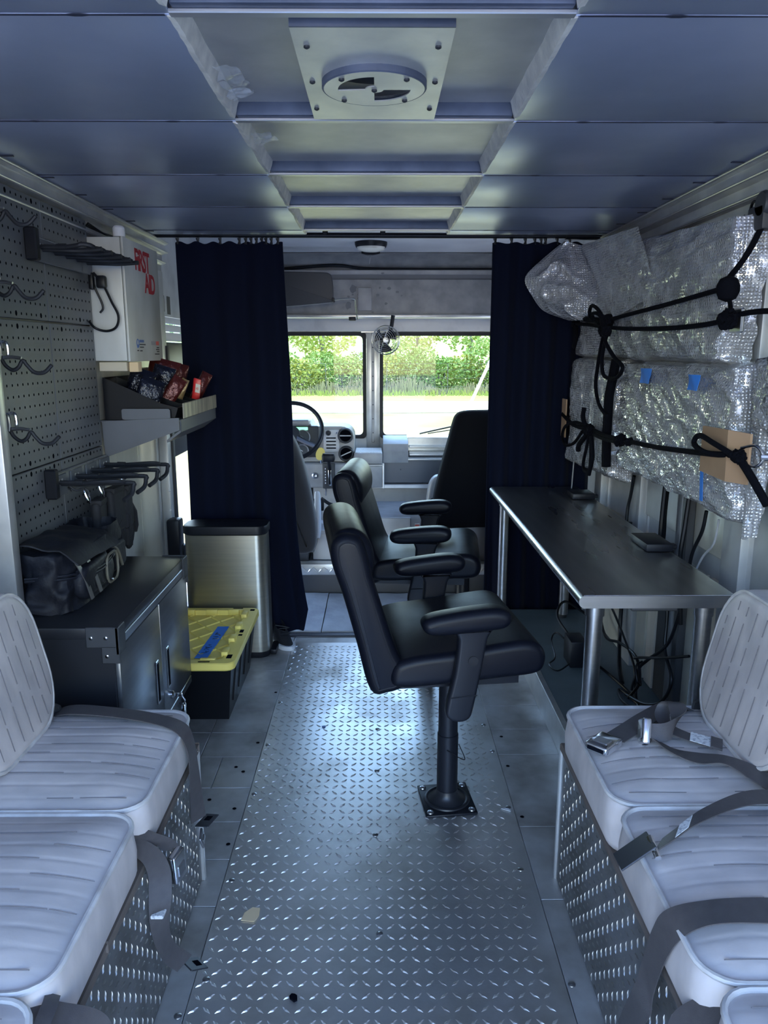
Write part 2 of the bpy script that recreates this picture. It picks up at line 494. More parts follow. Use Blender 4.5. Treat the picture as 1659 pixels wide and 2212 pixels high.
# clear plastic film with rows of small domed bubbles
def make_bubble():
    m = bpy.data.materials.new('bubble_film'); m.use_nodes = True
    nt = m.node_tree; N = nt.nodes; L = nt.links
    b = N['Principled BSDF']
    b.inputs['Base Color'].default_value = (0.66, 0.67, 0.69, 1)
    b.inputs['Roughness'].default_value = 0.15
    b.inputs['Specular IOR Level'].default_value = 1.0
    b.inputs['Metallic'].default_value = 0.45
    b.inputs['Alpha'].default_value = 0.66
    tc = N.new('ShaderNodeTexCoord')
    vo = N.new('ShaderNodeTexVoronoi'); vo.inputs['Scale'].default_value = 105; vo.inputs['Randomness'].default_value = 0.25
    L.new(tc.outputs['Object'], vo.inputs['Vector'])
    mr = N.new('ShaderNodeMapRange'); mr.inputs[1].default_value = 0.15; mr.inputs[2].default_value = 0.55
    mr.inputs[3].default_value = 1; mr.inputs[4].default_value = 0
    L.new(vo.outputs['Distance'], mr.inputs[0])
    nz = N.new('ShaderNodeTexNoise'); nz.inputs['Scale'].default_value = 11; nz.inputs['Detail'].default_value = 2
    L.new(tc.outputs['Object'], nz.inputs['Vector'])
    bp0 = N.new('ShaderNodeBump'); bp0.inputs['Strength'].default_value = 0.45; bp0.inputs['Distance'].default_value = 0.03
    L.new(nz.outputs[0], bp0.inputs['Height'])
    bp = N.new('ShaderNodeBump'); bp.inputs['Strength'].default_value = 0.7; bp.inputs['Distance'].default_value = 0.004
    L.new(mr.outputs[0], bp.inputs['Height']); L.new(bp0.outputs[0], bp.inputs['Normal'])
    L.new(bp.outputs[0], b.inputs['Normal'])
    M['bubble_film'] = m
make_bubble()

# ================================================================== THE VAN BODY
def struct(name, mb, m, **k):
    return obj(name, mb, m, kind='structure', **k)

Y_BACK, Y_BULK, Y_FRONT = -0.35, 3.72, 5.60
# ---- floor
floor = struct('floor', MB().box(-1.12, 1.12, Y_BACK, 5.66, -0.12, -0.012), 'floor_under')
def plank(x0, x1, y0, y1, name='floor_panel', m='floor_alu', z=0.0):
    return obj(name, MB().rbox(x0 + .0012, x1 - .0012, y0 + .0012, y1 - .0012, z - .012, z, .0015, 1), m, floor)
jl = [-.35, .3, .82, 1.25, 1.76, 1.95, 2.13, 2.32, 2.52, 2.70, 2.89, 3.13, 3.28, 3.72]
for a, b in zip(jl, jl[1:]): plank(-.64 if b < 2.35 or b > 2.6 else -.56, -.427, a, b)
jl2 = [-.35, .6, 1.5, 2.32, 2.70, 3.1, 3.72]
for a, b in zip(jl2, jl2[1:]): plank(-1.12, -.64, a, b)
plank(-.64, -.56, 2.32, 2.52); plank(-.64, -.56, 2.52, 2.7) if False else None
jr = [-.35, .4, 1.1, 1.78, 2.1, 2.53, 2.72, 2.92, 3.3, 3.72]
for a, b in zip(jr, jr[1:]): plank(.427, .66, a, b)
for a, b in ((-.35, 1.2), (1.2, 2.5), (2.5, 3.72)): plank(.66, 1.12, a, b)
plate = obj('tread_plate', MB().rbox(-.426, .426, Y_BACK, 3.62, -.012, .002, .0015, 1), 'floor_plate', floor)
plank(-.426, .426, 3.622, 3.70, 'sill_strip')
def lozenge(mb, c, u, v, n, L, W, h):
    """one raised tread bar: centre, length dir, width dir, normal"""
    c = Vector(c)
    P_ = [c - u * L / 2, c + v * W / 2, c + u * L / 2, c - v * W / 2]
    Q = [c - u * L * .27 + n * h, c + v * W * .16 + n * h, c + u * L * .27 + n * h, c - v * W * .16 + n * h]
    mb.add(P_ + Q, [(4, 5, 6, 7), (0, 1, 5, 4), (1, 2, 6, 5), (2, 3, 7, 6), (3, 0, 4, 7)])
tr = MB()
px_, py_ = .0292, .0355
ny = int((3.60 - .75) / py_); nx = int(.835 / px_)
for j in range(ny):
    for i in range(nx):
        x = -.410 + px_ * i; y = .76 + py_ * j
        a = math.radians(42 if (i + j) % 2 else -42)
        u = Vector((math.cos(a), math.sin(a), 0)); v = Vector((-u.y, u.x, 0))
        hh = .0027 + .0006 * noise.noise((x * 4, y * 4, 1))
        if x > .12 and y < 2.1: hh *= .55
        lozenge(tr, (x, y, .0019), u, v, Vector((0, 0, 1)), .0275, .0085, hh)
obj('raised_treads', tr, 'floor_tread', plate, kind='stuff', smooth=0)
# rivets and screws that hold the plate down
rv = MB().lathe([(.0001, .004), (.005, .0034), (.0085, .0015), (.009, 0)], (0, 0, 0), 10)
rvm = mesh_of('plate_screw', rv, 'steel')
for x, y in ((-.012, 2.06), (-.008, 2.42), (-.006, 2.72), (-.01, 3.05), (.0, 1.66), (-.40, 1.52), (-.405, 1.86), (-.41, 2.28), (-.41, 2.6), (-.408, 2.95), (-.41, 3.3),
             (.395, 1.9), (.41, 2.2), (.41, 2.55), (.405, 2.75), (.40, 3.0), (.40, 3.3), (-.44, 1.42), (.44, 1.5)):
    shared('plate_screw', rvm, 'steel', plate, (x, y, .002))
# drilled black holes along the side panels of the floor
hm = mesh_of('drill_hole', MB().lathe([(.0065, 0), (.006, .0006)], (0, 0, 0), 10), 'hole_dark')
for x, y in ((-.445, 2.02), (-.46, 2.2), (-.47, 2.42), (-.5, 2.45), (-.55, 2.25), (-.45, 2.62), (-.44, 3.05), (.45, 2.45), (.46, 2.66), (.445, 2.15), (-.415, 2.1), (-.418, 2.0), (-.416, 2.72), (-.415, 2.82)):
    shared('drill_hole', hm, 'hole_dark', floor, (x, y, .0012))
# worn grime spots
def blob(r, n, seed, sx=1, sy=1):
    rr = random.Random(seed)
    return [(math.cos(2 * PI * k / n) * r * sx * rr.uniform(.6, 1.1), math.sin(2 * PI * k / n) * r * sy * rr.uniform(.6, 1.1)) for k in range(n)]
# ---- raised grey side platform under the table
plat = struct('floor_platform', MB().box(.665, 1.10, 1.90, 3.78, 0, .118), 'platform_paint')
obj('edge_strip', MB().rbox(.648, .672, 1.90, 3.78, 0, .121, .002, 1), 'rail_alu', plat)

# ---- ceiling
ceil_ = struct('ceiling', MB().box(-1.14, 1.14, Y_BACK, 3.74, 2.06, 2.10), 'floor_under')
seams = [-.35, .23, .80, 1.372, 1.955, 2.515, 3.048, 3.606, 3.74]
XL, XR = -.332, .315
for a, b in zip(seams, seams[1:]):
    sag = lambda u, v, x0, x1: 1.95 + .0025 * math.sin(PI * u) * math.sin(PI * v)
    for x0, x1 in ((-1.075, XL), (XR, 1.075)):
        mb = MB().rbox(x0 + .001, x1 - .001, a + .0015, b - .0015, 1.95, 2.0, .003, 2)
        obj('ceiling_panel', mb, 'ceiling_panel', ceil_)
    obj('recess_panel', MB().box(XL, XR, a, b, 1.982, 1.995), 'ceiling_recess', ceil_)
    for x0, x1, s in ((XL - .004, XL + .008, 1), (XR - .008, XR + .004, -1)):
        def edge(u, v, x0=x0, x1=x1, s=s, a=a, b=b):
            y = a + .004 + (b - a - .042) * u
            w = .0035 * noise.noise((y * 9, s * 3.1, 0.3)) + .002 * noise.noise((y * 31, s * 3.1, v * 2))
            t = v
            xx = (x1 - .001 if s > 0 else x0 + .001) - s * .010 * (1 - t) + w
            return (xx, y, 1.9475 + .036 * t + (w * .6 if t < .4 else 0))
        obj('foam_edge', MB().sheet(26, 6, edge, .012), 'foam_edge', ceil_)
    if b < 3.7:
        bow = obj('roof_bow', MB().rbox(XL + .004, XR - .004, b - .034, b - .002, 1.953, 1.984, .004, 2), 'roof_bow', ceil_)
        obj('lit_edge', MB().rbox(XL - .002, XR + .002, b - .016, b + .004, 1.9465, 1.9535, .0015, 1), 'lit_edge', bow)  # underside of the bow, drawn paler to carry the light on it
        for x0, x1 in ((-1.06, XL - .01), (XR + .01, 1.06)):
            def tape(u, v, x0=x0, x1=x1, b=b):
                x = x0 + (x1 - x0) * u
                w = .0045 + .003 * noise.noise((x * 6, b * 7, 0)) + (.006 if abs((x * 3.1) % 1 - .5) < .03 else 0)
                return (x, b + (v - .5) * w + .002 * noise.noise((x * 3, b, 4)), 1.9488)
            obj('seam_tape', MB().sheet(60, 2, tape, .0012), 'seam_tape', ceil_)
# clear plastic scraps hanging at the left rim
for y, l in ((1.62, .16), (2.08, .13), (1.75, .08)):
    def scrap(u, v, y=y, l=l):
        return (XL + .012 + .05 * v + .012 * noise.noise((u * 4, v * 3, y)), y + l * u, 1.955 + .02 * v * u + .01 * noise.noise((u * 5, v * 4, y + 3)))
    obj('plastic_scrap', MB().sheet(14, 8, scrap, .0006), 'clear_film', ceil_)
# staples and tabs along the ceiling edges
tab = mesh_of('edge_tab', MB().box(-.03, .03, -.004, .004, -.002, 0), 'seam_tape')
for k in range(9):
    y = 1.5 + k * .27
    for s in (-1, 1): shared('edge_tab', tab, 'seam_tape', ceil_, (s * 1.035, y + .03 * s, 1.9492))

# ---- vent plate in the ceiling recess
vent = thing('roof_vent', (-.012, 1.66, 1.92), 'square bare metal plate with round slotted vent fixed in the ceiling recess', 'vent')
pl = MB()
hole = [(-.008 + .098 * math.cos(2 * PI * k / 48), 1.665 + .098 * math.sin(2 * PI * k / 48)) for k in range(48)]
def plate_ring(mb, x0, x1, y0, y1, z0, z1):
    out = []
    for k in range(48):
        a = 2 * PI * k / 48; c, s_ = math.cos(a), math.sin(a)
        cx, cy = -.008, 1.665
        t = min(((x1 - cx) / c if c > 1e-6 else (x0 - cx) / c if c < -1e-6 else 9), ((y1 - cy) / s_ if s_ > 1e-6 else (y0 - cy) / s_ if s_ < -1e-6 else 9))
        out.append((cx + c * t, cy + s_ * t))
    for corner in ((x0, y0), (x1, y0), (x0, y1), (x1, y1)):
        i = min(range(48), key=lambda q: (out[q][0] - corner[0]) ** 2 + (out[q][1] - corner[1]) ** 2)
        out[i] = corner
    n = 48; o = len(mb.v)
    mb.v += [(x, y, z0) for x, y in hole] + [(x, y, z0) for x, y in out] + [(x, y, z1) for x, y in hole] + [(x, y, z1) for x, y in out]
    for i in range(n):
        j = (i + 1) % n
        mb.f += [(o + i, o + j, o + n + j, o + n + i), (o + 2 * n + i, o + 3 * n + i, o + 3 * n + j, o + 2 * n + j), (o + n + i, o + n + j, o + 3 * n + j, o + 3 * n + i), (o + i, o + 2 * n + i, o + 2 * n + j, o + j)]
plate_ring(pl, -.147, .128, 1.402, 1.912, 1.9425, 1.9465)
obj('plate', pl, 'vent_plate', vent)
obj('plate_rear_lip', MB().box(-.147, .128, 1.398, 1.402, 1.9425, 1.975), 'roof_bow', vent)  # rear edge of the plate, its shade put into the dark colour
drum = MB()
seg = 48
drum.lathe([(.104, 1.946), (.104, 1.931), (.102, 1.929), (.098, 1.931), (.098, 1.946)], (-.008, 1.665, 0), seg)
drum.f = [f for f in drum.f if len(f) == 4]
obj('drum_wall', drum, 'roof_bow', vent)  # side wall of the drum, darkened to stand for its shade
# slotted disc: two quarter openings left and right of the hub
disc = MB()
R0, R1, R2 = .012, .072, .100
def in_slot(r, a):
    a = a % (2 * PI)
    return R0 * 1.4 < r < R1 and ((PI * .98 < a < PI * 1.5) or (0 <= a < PI * .5 * .98))
rs = [.001, .012, .018, .03, .045, .06, .072, .085, .100]
for zz in (1.919, 1.9290):
    pass
def ringpt(r, a, z): return (-.008 + r * math.cos(a), 1.665 + r * math.sin(a), z)
na = 72
for i in range(len(rs) - 1):
    for k in range(na):
        a0, a1 = 2 * PI * k / na, 2 * PI * (k + 1) / na
        rm, am = (rs[i] + rs[i + 1]) / 2, (a0 + a1) / 2
        if in_slot(rm, am): continue
        disc.add([ringpt(rs[i], a0, 1.9290), ringpt(rs[i + 1], a0, 1.9290), ringpt(rs[i + 1], a1, 1.9290), ringpt(rs[i], a1, 1.9290),
                  ringpt(rs[i], a0, 1.9315), ringpt(rs[i + 1], a0, 1.9315), ringpt(rs[i + 1], a1, 1.9315), ringpt(rs[i], a1, 1.9315)],
                 [(0, 3, 2, 1), (4, 5, 6, 7), (0, 1, 5, 4), (1, 2, 6, 5), (2, 3, 7, 6), (3, 0, 4, 7)])
obj('slotted_disc', disc, 'vent_plate', vent, smooth=0)
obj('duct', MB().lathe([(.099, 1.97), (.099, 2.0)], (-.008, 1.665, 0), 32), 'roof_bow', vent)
bolt = mesh_of('bolt', MB().lathe([(.0055, 0), (.0055, -.003), (.002, -.005)], (0, 0, 0), 10), 'plastic_dark')
for x, y in ((-.125, 1.48), (.105, 1.48), (-.13, 1.66), (.112, 1.66), (-.135, 1.83), (.112, 1.83)): shared('bolt', bolt, '', vent, (x, y, 1.9425))
for k in range(4):
    a = PI / 4 + k * PI / 2; shared('bolt', bolt, '', vent, (-.008 + .088 * math.cos(a), 1.665 + .088 * math.sin(a), 1.9290))
shared('bolt', bolt, '', vent, (-.008, 1.665, 1.9290))

# ---- long side walls
wl_ = struct('wall_left', MB().box(-1.14, -1.09, Y_BACK, 3.90, -.1, 2.06), 'wall_alu')
wr_ = struct('wall_right', MB().box(1.09, 1.14, Y_BACK, 4.05, -.1, 2.06), 'wall_alu')
def cove(s):
    prof = [(1.045, 1.952), (1.045, 1.938), (1.058, 1.934), (1.058, 1.908), (1.05, 1.904), (1.05, 1.896), (1.075, 1.890), (1.075, 1.862), (1.062, 1.858), (1.062, 1.846), (1.082, 1.842), (1.082, 1.79), (1.095, 1.79), (1.095, 1.952)]
    return MB().prism(prof, lambda u, v, d: (s * u, d, v), Y_BACK, 4.0)
tl = struct('trim_1', cove(-1), 'rail_alu', smooth=20)
trr = struct('trim_2', cove(1), 'rail_alu', smooth=20)
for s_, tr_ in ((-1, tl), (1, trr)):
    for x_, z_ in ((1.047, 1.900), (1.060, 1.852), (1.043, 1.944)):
        obj('rail_glint', MB().tube([(s_ * x_, Y_BACK, z_), (s_ * x_, 4.0, z_)], .0042, 8), 'lit_edge', tr_)  # added tubes that stand in for light glinting along the rail
rivet = mesh_of('rivet', MB().lathe([(.005, 0), (.0045, .002), (.002, .003)], (0, 0, 0), 8), 'steel_dark')
for k in range(30):
    y = 1.2 + k * .092
    shared('rivet', rivet, '', trr, (1.082, y, 1.812), (0, -PI / 2, 0))
    shared('rivet', rivet, '', tl, (-1.082, y, 1.812), (0, PI / 2, 0))
# ribs and infill panels of the right wall
for y0, y1, m_ in ((2.17, 2.29, 'wall_alu'), (2.62, 2.66, 'rail_dark'), (3.05, 3.17, 'wall_alu'), (1.1, 1.2, 'wall_alu'), (3.6, 3.7, 'wall_alu')):
    rb = obj('wall_rib', MB().rbox(1.055, 1.092, y0, y1, 0 if y0 > 1.9 else .41, 1.79, .004, 2), m_, wr_)
    obj('rib_flange', MB().rbox(1.08, 1.092, y0 - .03, y1 + .03, 0 if y0 > 1.9 else .41, 1.79, .002, 1), 'rail_alu', rb)
for y0, y1, m_ in ((2.31, 2.40, 'wood_stud'), (2.43, 2.60, 'wall_bare'), (2.68, 2.80, 'plastic_dark'), (2.82, 2.90, 'wood_stud'), (2.92, 3.03, 'wall_bare'), (3.2, 3.57, 'wall_bare'), (2.02, 2.14, 'wall_alu')):
    obj('wall_panel', MB().rbox(1.068, 1.092, y0, y1, .12, .70, .002, 1), m_, wr_)
obj('wall_panel', MB().rbox(1.072, 1.092, 2.32, 2.60, .78, 1.79, .003, 1), 'wall_bare', wr_)
obj('wall_panel', MB().rbox(1.072, 1.092, 2.70, 3.02, .78, 1.79, .003, 1), 'wall_alu', wr_)
obj('wall_panel', MB().rbox(1.078, 1.092, 1.22, 2.14, .45, 1.79, .003, 1), 'wall_alu', wr_)
# bare metal panel and door post of the left wall beyond the pegboard
obj('wall_panel', MB().rbox(-1.092, -1.075, 2.96, 3.70, .05, 1.40, .003, 1), 'wall_bare', wl_)
def bent(u, v):
    return (-1.075 + .05 * math.sin(u * PI) ** 2, 3.42 + .22 * u, .05 + 1.3 * v)
obj('bent_panel', MB().sheet(14, 6, bent, .003), 'wall_bare', wl_)
post = obj('door_post', MB().rbox(-1.09, -1.045, 3.80, 3.885, 0, 1.80, .005, 2), 'wall_alu', wl_)
obj('door_seal', MB().rbox(-1.052, -1.035, 3.86, 3.90, .0, 1.45, .005, 2), 'rubber', wl_)
hd = mesh_of('post_hole', MB().lathe([(.006, 0), (.005, .001)], (0, 0, 0), 10), 'tag_white')
for z in (.74, .64): shared('post_hole', hd, '', wl_, (-1.0465, 3.795, z), (PI / 2, 0, 0))
obj('door_latch', MB().rbox(-1.06, -.995, 3.74, 3.83, .40, .60, .012, 2).rbox(-1.03, -.985, 3.78, 3.84, .34, .46, .01, 2), 'plastic_black', wl_)
# cab side walls with open doorways
cl = MB()
cl.box(-1.14, -1.09, 3.90, 4.95, 1.60, 2.10).box(-1.14, -1.09, 4.95, 5.62, -.1, 2.10).box(-1.14, -1.09, 3.90, 4.95, -.25, .0)
struct('wall_cab_left', cl, 'cab_paint')
cr = MB()
cr.box(1.09, 1.14, 4.05, 4.95, 1.60, 2.10).box(1.09, 1.14, 4.95, 5.62, -.1, 2.10).box(1.09, 1.14, 4.05, 4.95, -.25, .80)
struct('wall_cab_right', cr, 'cab_paint')
# sliding cab door pushed half open on the left, with pale roll blind
dr = struct('door_1', MB().rbox(-1.125, -1.10, 3.92, 4.72, .86, 1.47, .01, 2), 'plastic_black')
bl = struct('trim_3', MB().rbox(-1.118, -1.10, 3.93, 4.7, 1.475, 1.52, .008, 2).rbox(-1.118, -1.10, 3.93, 4.7, 1.524, 1.56, .008, 2).rbox(-1.118, -1.10, 3.93, 4.7, 1.564, 1.598, .008, 2), 'blanket_white')
lat = mesh_of('door_rivet', MB().lathe([(.012, 0), (.009, .003)], (0, 0, 0), 12), 'tag_white')
dr2 = dr

# ================================================================== THE CAB
wf = MB()
YW0, YW1 = 5.60, 5.64
ZB, ZT = .815, 1.545
wf.box(-1.12, 1.12, YW0, YW1, -.2, ZB).box(-1.12, 1.12, YW0, YW1, ZT, 2.12)
wf.box(-1.12, -.86, YW0, YW1, ZB, ZT).box(.90, 1.12, YW0, YW1, ZB, ZT).box(-.100, .018, YW0, YW1, ZB, ZT)
wfo = struct('wall_front', wf, 'cab_paint')
def windscreen(n, x0, x1):
    fr = MB()
    o_ = rrect(x0 - .012, x1 + .012, ZB - .012, ZT + .012, .03); i_ = rrect(x0 + .014, x1 - .014, ZB + .014, ZT - .014, .03)
    k = len(o_)
    for y in (5.585, 5.61):
        fr.v += [(a, y, b) for a, b in o_] + [(a, y, b) for a, b in i_]
    for i in range(k):
        j = (i + 1) % k
        fr.f += [(i, j, k + j, k + i), (2 * k + i, 3 * k + i, 3 * k + j, 2 * k + j), (k + i, k + j, 3 * k + j, 3 * k + i), (i, 2 * k + i, 2 * k + j, j)]
    w = struct('window_%d' % n, fr, 'rubber')
    obj('pane', MB().box(x0, x1, 5.606, 5.610, ZB, ZT), 'glass_clear', w)
    return w
windscreen(1, -.86, -.100)
windscreen(2, .018, .90)
# centre post
cp = obj('center_post', MB().rbox(-.088, .006, 5.54, 5.60, .74, 1.60, .006, 2), 'rail_alu', wfo)
obj('post_groove', MB().rbox(-.052, -.030, 5.532, 5.545, .78, 1.56, .003, 1), 'cab_grey', cp)
obj('post_bracket', MB().rbox(-.125, .045, 5.526, 5.542, 1.55, 1.635, .003, 1), 'rail_alu', cp)
for x in (-.11, -.09, -.06, -.025, .01, .03):
    for z in (1.57, 1.61): shared('rivet', rivet, '', cp, (x, 5.526, z), (PI / 2, 0, 0))
for k in range(7): shared('rivet', rivet, '', cp, (-.041, 5.532, .85 + .1 * k), (PI / 2, 0, 0))
# lintel, ledge, stained header panel, coved roof front
obj('lintel', MB().rbox(-1.09, 1.09, 5.48, 5.60, 1.56, 1.645, .004, 2), 'cab_paint', wfo)
obj('ledge', MB().rbox(-1.09, 1.09, 5.22, 5.52, 1.640, 1.662, .006, 2), 'rail_alu', wfo)
hp = obj('header_panel', MB().rbox(-1.09, 1.09, 5.24, 5.27, 1.66, 1.885, .003, 1), 'header_paint', wfo)
rr = random.Random(3)
for k in range(15):
    x, z = (.0 + rr.gauss(0, .08), 1.775 + rr.gauss(0, .045)) if k < 11 else (-.18 + rr.gauss(0, .03), 1.80 + rr.gauss(0, .04))
    pts = blob(rr.uniform(.005, .014), 9, 100 + k, 1.2, .9)
    obj('paint_chip', MB().prism(pts, lambda u, v, d, x=x, z=z: (x + u, 5.2385 + d, z + v), 0, .002), 'cab_stain', hp)
obj('access_cover', MB().rbox(-.135, -.045, 5.222, 5.242, 1.685, 1.83, .004, 2), 'cab_grey', hp)
for x in (-.2, -.165): obj('paint_chip', MB().prism(blob(.026, 10, int(x * -1000), 1, 1.2), lambda u, v, d, x=x: (x + u, 5.2388 + d, 1.72 + v + (x + .2) * 3), 0, .002), 'cab_stain', hp)
obj('header_groove', MB().box(-1.09, 1.09, 5.25, 5.40, 1.885, 1.915), 'cab_stain', wfo)
obj('header_rail', MB().rbox(-1.09, 1.09, 5.24, 5.30, 1.915, 1.945, .004, 1), 'cab_grey', wfo)
obj('wire_loom', MB().tube(crom([(-.7, 5.27, 1.945), (-.3, 5.26, 1.975), (-.1, 5.265, 1.955), (.2, 5.265, 1.950), (.8, 5.265, 1.948)]), .010, 8), 'plastic_black', wfo)
cc = MB()
def roofc(u, v):
    pts = [(3.74, 2.075), (4.9, 2.065), (5.22, 2.045), (5.30, 2.00), (5.32, 1.95)]
    x = -1.1 + 2.2 * u
    t = v * 4; i = min(int(t), 3); f = t - i
    return (x, pts[i][0] * (1 - f) + pts[i + 1][0] * f, pts[i][1] * (1 - f) + pts[i + 1][1] * f)
struct('ceiling_cab', MB().sheet(4, 17, roofc, .012).box(-1.14, 1.14, 3.72, 5.66, 2.09, 2.12), 'cab_ceiling')
obj('roof_cove', MB().sheet(4, 8, lambda u, v: (-1.09 + 2.18 * u, 5.15 + .13 * v + .02 * math.sin(v * 3.1), 2.036 - .075 * v ** 1.4), .006), 'header_paint', wfo)
# sticker squares on the header over the left door
for y0, y1, z0, z1, m_ in ((3.62, 3.70, 1.60, 1.76, 'tag_white'), (3.92, 4.0, 1.71, 1.78, 'cab_grey'), (3.95, 4.05, 1.62, 1.70, 'print_black'), (4.1, 4.16, 1.61, 1.70, 'print_black')):
    obj('sticker', MB().box(-1.0895, -1.0885, y0, y1, z0, z1), m_, wl_ if y1 < 3.9 else wl_)

# dome light and round plug on the cab ceiling
dl = thing('dome_light', (-.045, 4.82, 2.0), 'round dome lamp with black rim on the cab ceiling', 'lamp')
obj('rim', MB().lathe([(.098, 2.068), (.096, 2.045), (.09, 2.03), (.085, 2.032), (.085, 2.06)], (-.045, 4.82, 0), 32), 'plastic_black', dl)
obj('lens', MB().lathe([(.086, 2.036), (.08, 2.018), (.05, 2.008), (.001, 2.004)], (-.045, 4.82, 0), 32), 'lens', dl)
pg = thing('ceiling_plug', (-.05, 5.18, 2.0), 'small black round cap with a wire end behind the dome lamp', 'cap')
obj('cap', MB().lathe([(.062, 2.048), (.058, 2.034), (.03, 2.028), (.001, 2.027)], (-.05, 5.15, 0), 24), 'plastic_black', pg)
obj('wire_end', MB().tube(crom([(-.05, 5.15, 2.03), (-.055, 5.13, 2.0), (-.06, 5.14, 1.97)]), .003, 6), 'cable_grey', pg)

# sun visor
vz = thing('sun_visor', (-.45, 4.95, 1.70), 'grey sun visor hanging on a bent wire arm over the windscreen', 'visor')
vp = crom2([(-.80, 1.685), (-.62, 1.693), (-.30, 1.722), (-.283, 1.735), (-.281, 1.80), (-.288, 1.868), (-.305, 1.893), (-.36, 1.901), (-.6, 1.905), (-.80, 1.90)], 5)
obj('visor_panel', MB().pad(vp, .016, .006, lambda u, v, d: (u, 4.95 + d + (1.9 - v) * .1, v)), 'plastic_dark', vz)
obj('visor_piping', MB().tube([(-.80, 4.978, 1.686), (-.62, 4.974, 1.694), (-.30, 4.970, 1.722)], .004, 6), 'cab_grey', vz)
obj('visor_arm', MB().tube(crom([(-.285, 4.96, 1.735), (-.22, 4.98, 1.745), (-.155, 5.0, 1.745), (-.148, 5.05, 1.72), (-.14, 5.2, 1.63)], 5), .0045, 8), 'steel', vz)
obj('visor_clip', MB().rbox(-.195, -.15, 5.17, 5.215, 1.62, 1.642, .004, 2).rbox(-.29, -.275, 4.945, 4.975, 1.725, 1.75, .003, 1), 'plastic_black', vz)

# small cage fan
fan = thing('cage_fan', (.045, 5.18, 1.38), 'small chrome cage fan hanging below the header in front of the centre post', 'fan')
FC = Vector((.045, 5.15, 1.495))
guard = []
tilt = Matrix.Rotation(math.radians(-14), 3, 'Z')
def fp(r, a, d):
    return FC + tilt @ Vector((r * math.cos(a), d, r * math.sin(a) * 1.0))
RF = .092
for k, (r, d) in enumerate(((.092, 0), (.090, -.02), (.078, -.034), (.066, -.04), (.054, -.044), (.042, -.046), (.030, -.047), (.092, .02), (.075, .035), (.055, .042))):
    obj('guard_ring', MB().tube([fp(r, 2 * PI * i / 32, d) for i in range(32)], .0015 if k else .0032, 6, closed=True), 'steel', fan)
for k in range(6):
    a = k * PI / 3 + .2
    obj('guard_spoke', MB().tube([fp(.014, a, -.048), fp(.05, a, -.045), fp(.078, a, -.034), fp(.092, a, -.005), fp(.078, a, .034), fp(.05, a, .044)], .002, 6), 'steel', fan)
for k in range(3):
    a0 = k * 2 * PI / 3 + .6
    def blade(u, v, a0=a0):
        r = .012 + .066 * u; a = a0 + (v - .5) * 1.15 * (0.5 + u * .6)
        return fp(r, a, (v - .5) * .022)
    obj('fan_blade', MB().sheet(7, 7, blade, .002), 'plastic_black', fan)
obj('hub_cap', MB().lathe([(.001, -.052), (.017, -.050), (.018, -.044), (.015, -.03), (.016, .05)], FC, 20, 'y'), 'steel', fan)
obj('motor', MB().lathe([(.03, .035), (.032, .05), (.03, .09), (.001, .10)], FC, 20, 'y'), 'plastic_dark', fan)
obj('mount_arm', MB().tube([FC + Vector((.02, .07, .02)), FC + Vector((.04, .06, .09)), FC + Vector((.05, .06, .16))], .013, 10), 'plastic_black', fan)

# ---------------- dashboard
dash = thing('dashboard', (-.3, 5.2, .5), 'grey moulded dashboard with gauges, slider panel and two round air vents', 'dashboard')
YD = 5.12
cp_ = [(-1.05, .70), (-1.05, .965), (-.46, .965), (-.445, .935), (-.25, .935)] + [(-.25 + .085 * math.sin(a), .85 + .085 * math.cos(a)) for a in [PI / 2 * k / 6 for k in range(7)]] + [(-.165, .70)]
obj('cluster_housing', MB().prism(cp_, lambda u, v, d: (u, d, v), YD, 5.42), 'cab_grey', dash)
obj('cluster_hood', MB().rbox(-1.05, -.455, 5.03, 5.15, .945, .985, .012, 3), 'cab_grey', dash)
obj('gauge_panel', MB().rbox(-.62, -.40, 5.105, 5.125, .73, .94, .01, 2), 'plastic_dark', dash)
obj('knee_panel', MB().rbox(-1.05, -.168, 5.06, 5.30, .53, .695, .012, 3), 'cab_grey', dash)
for x, z, r in ((-.505, .865, .048), (-.51, .775, .042), (-.585, .865, .03)):
    g = obj('gauge', MB().lathe([(r, .0), (r, -.012), (r * .9, -.014), (r * .86, -.008), (.001, -.007)], (x, 5.105, z), 28, 'y'), 'dial_face', dash)
    obj('needle', MB().box(-.002, .002, -.002, .0, -.005, r * .7, Matrix.Translation((x, 5.093, z)) @ Matrix.Rotation(-1.0, 4, 'Y')), 'tag_white', g)
    obj('bezel', MB().tube([(x + r * math.cos(2 * PI * k / 28), 5.092, z + r * math.sin(2 * PI * k / 28)) for k in range(28)], .004, 6, closed=True), 'cab_grey', g)
obj('green_display', MB().rbox(-.585, -.47, 5.098, 5.106, .912, .932, .002, 1), 'display_green', dash)
sp = obj('slider_panel', MB().rbox(-.368, -.262, 5.105, 5.125, .765, .915, .004, 2), 'cab_paint', dash)
for z in (.855, .832, .809, .788): obj('slot', MB().rbox(-.35, -.285, 5.1035, 5.108, z, z + .008, .001, 1), 'hole_dark', sp)
obj('knob', MB().lathe([(.018, 0), (.017, -.012), (.009, -.015), (.006, -.008), (.001, -.008)], (-.335, 5.105, .893), 20, 'y'), 'plastic_dark', sp)
obj('toggle', MB().tube([(-.285, 5.105, .885), (-.278, 5.07, .897)], .005, 8), 'chrome', sp)
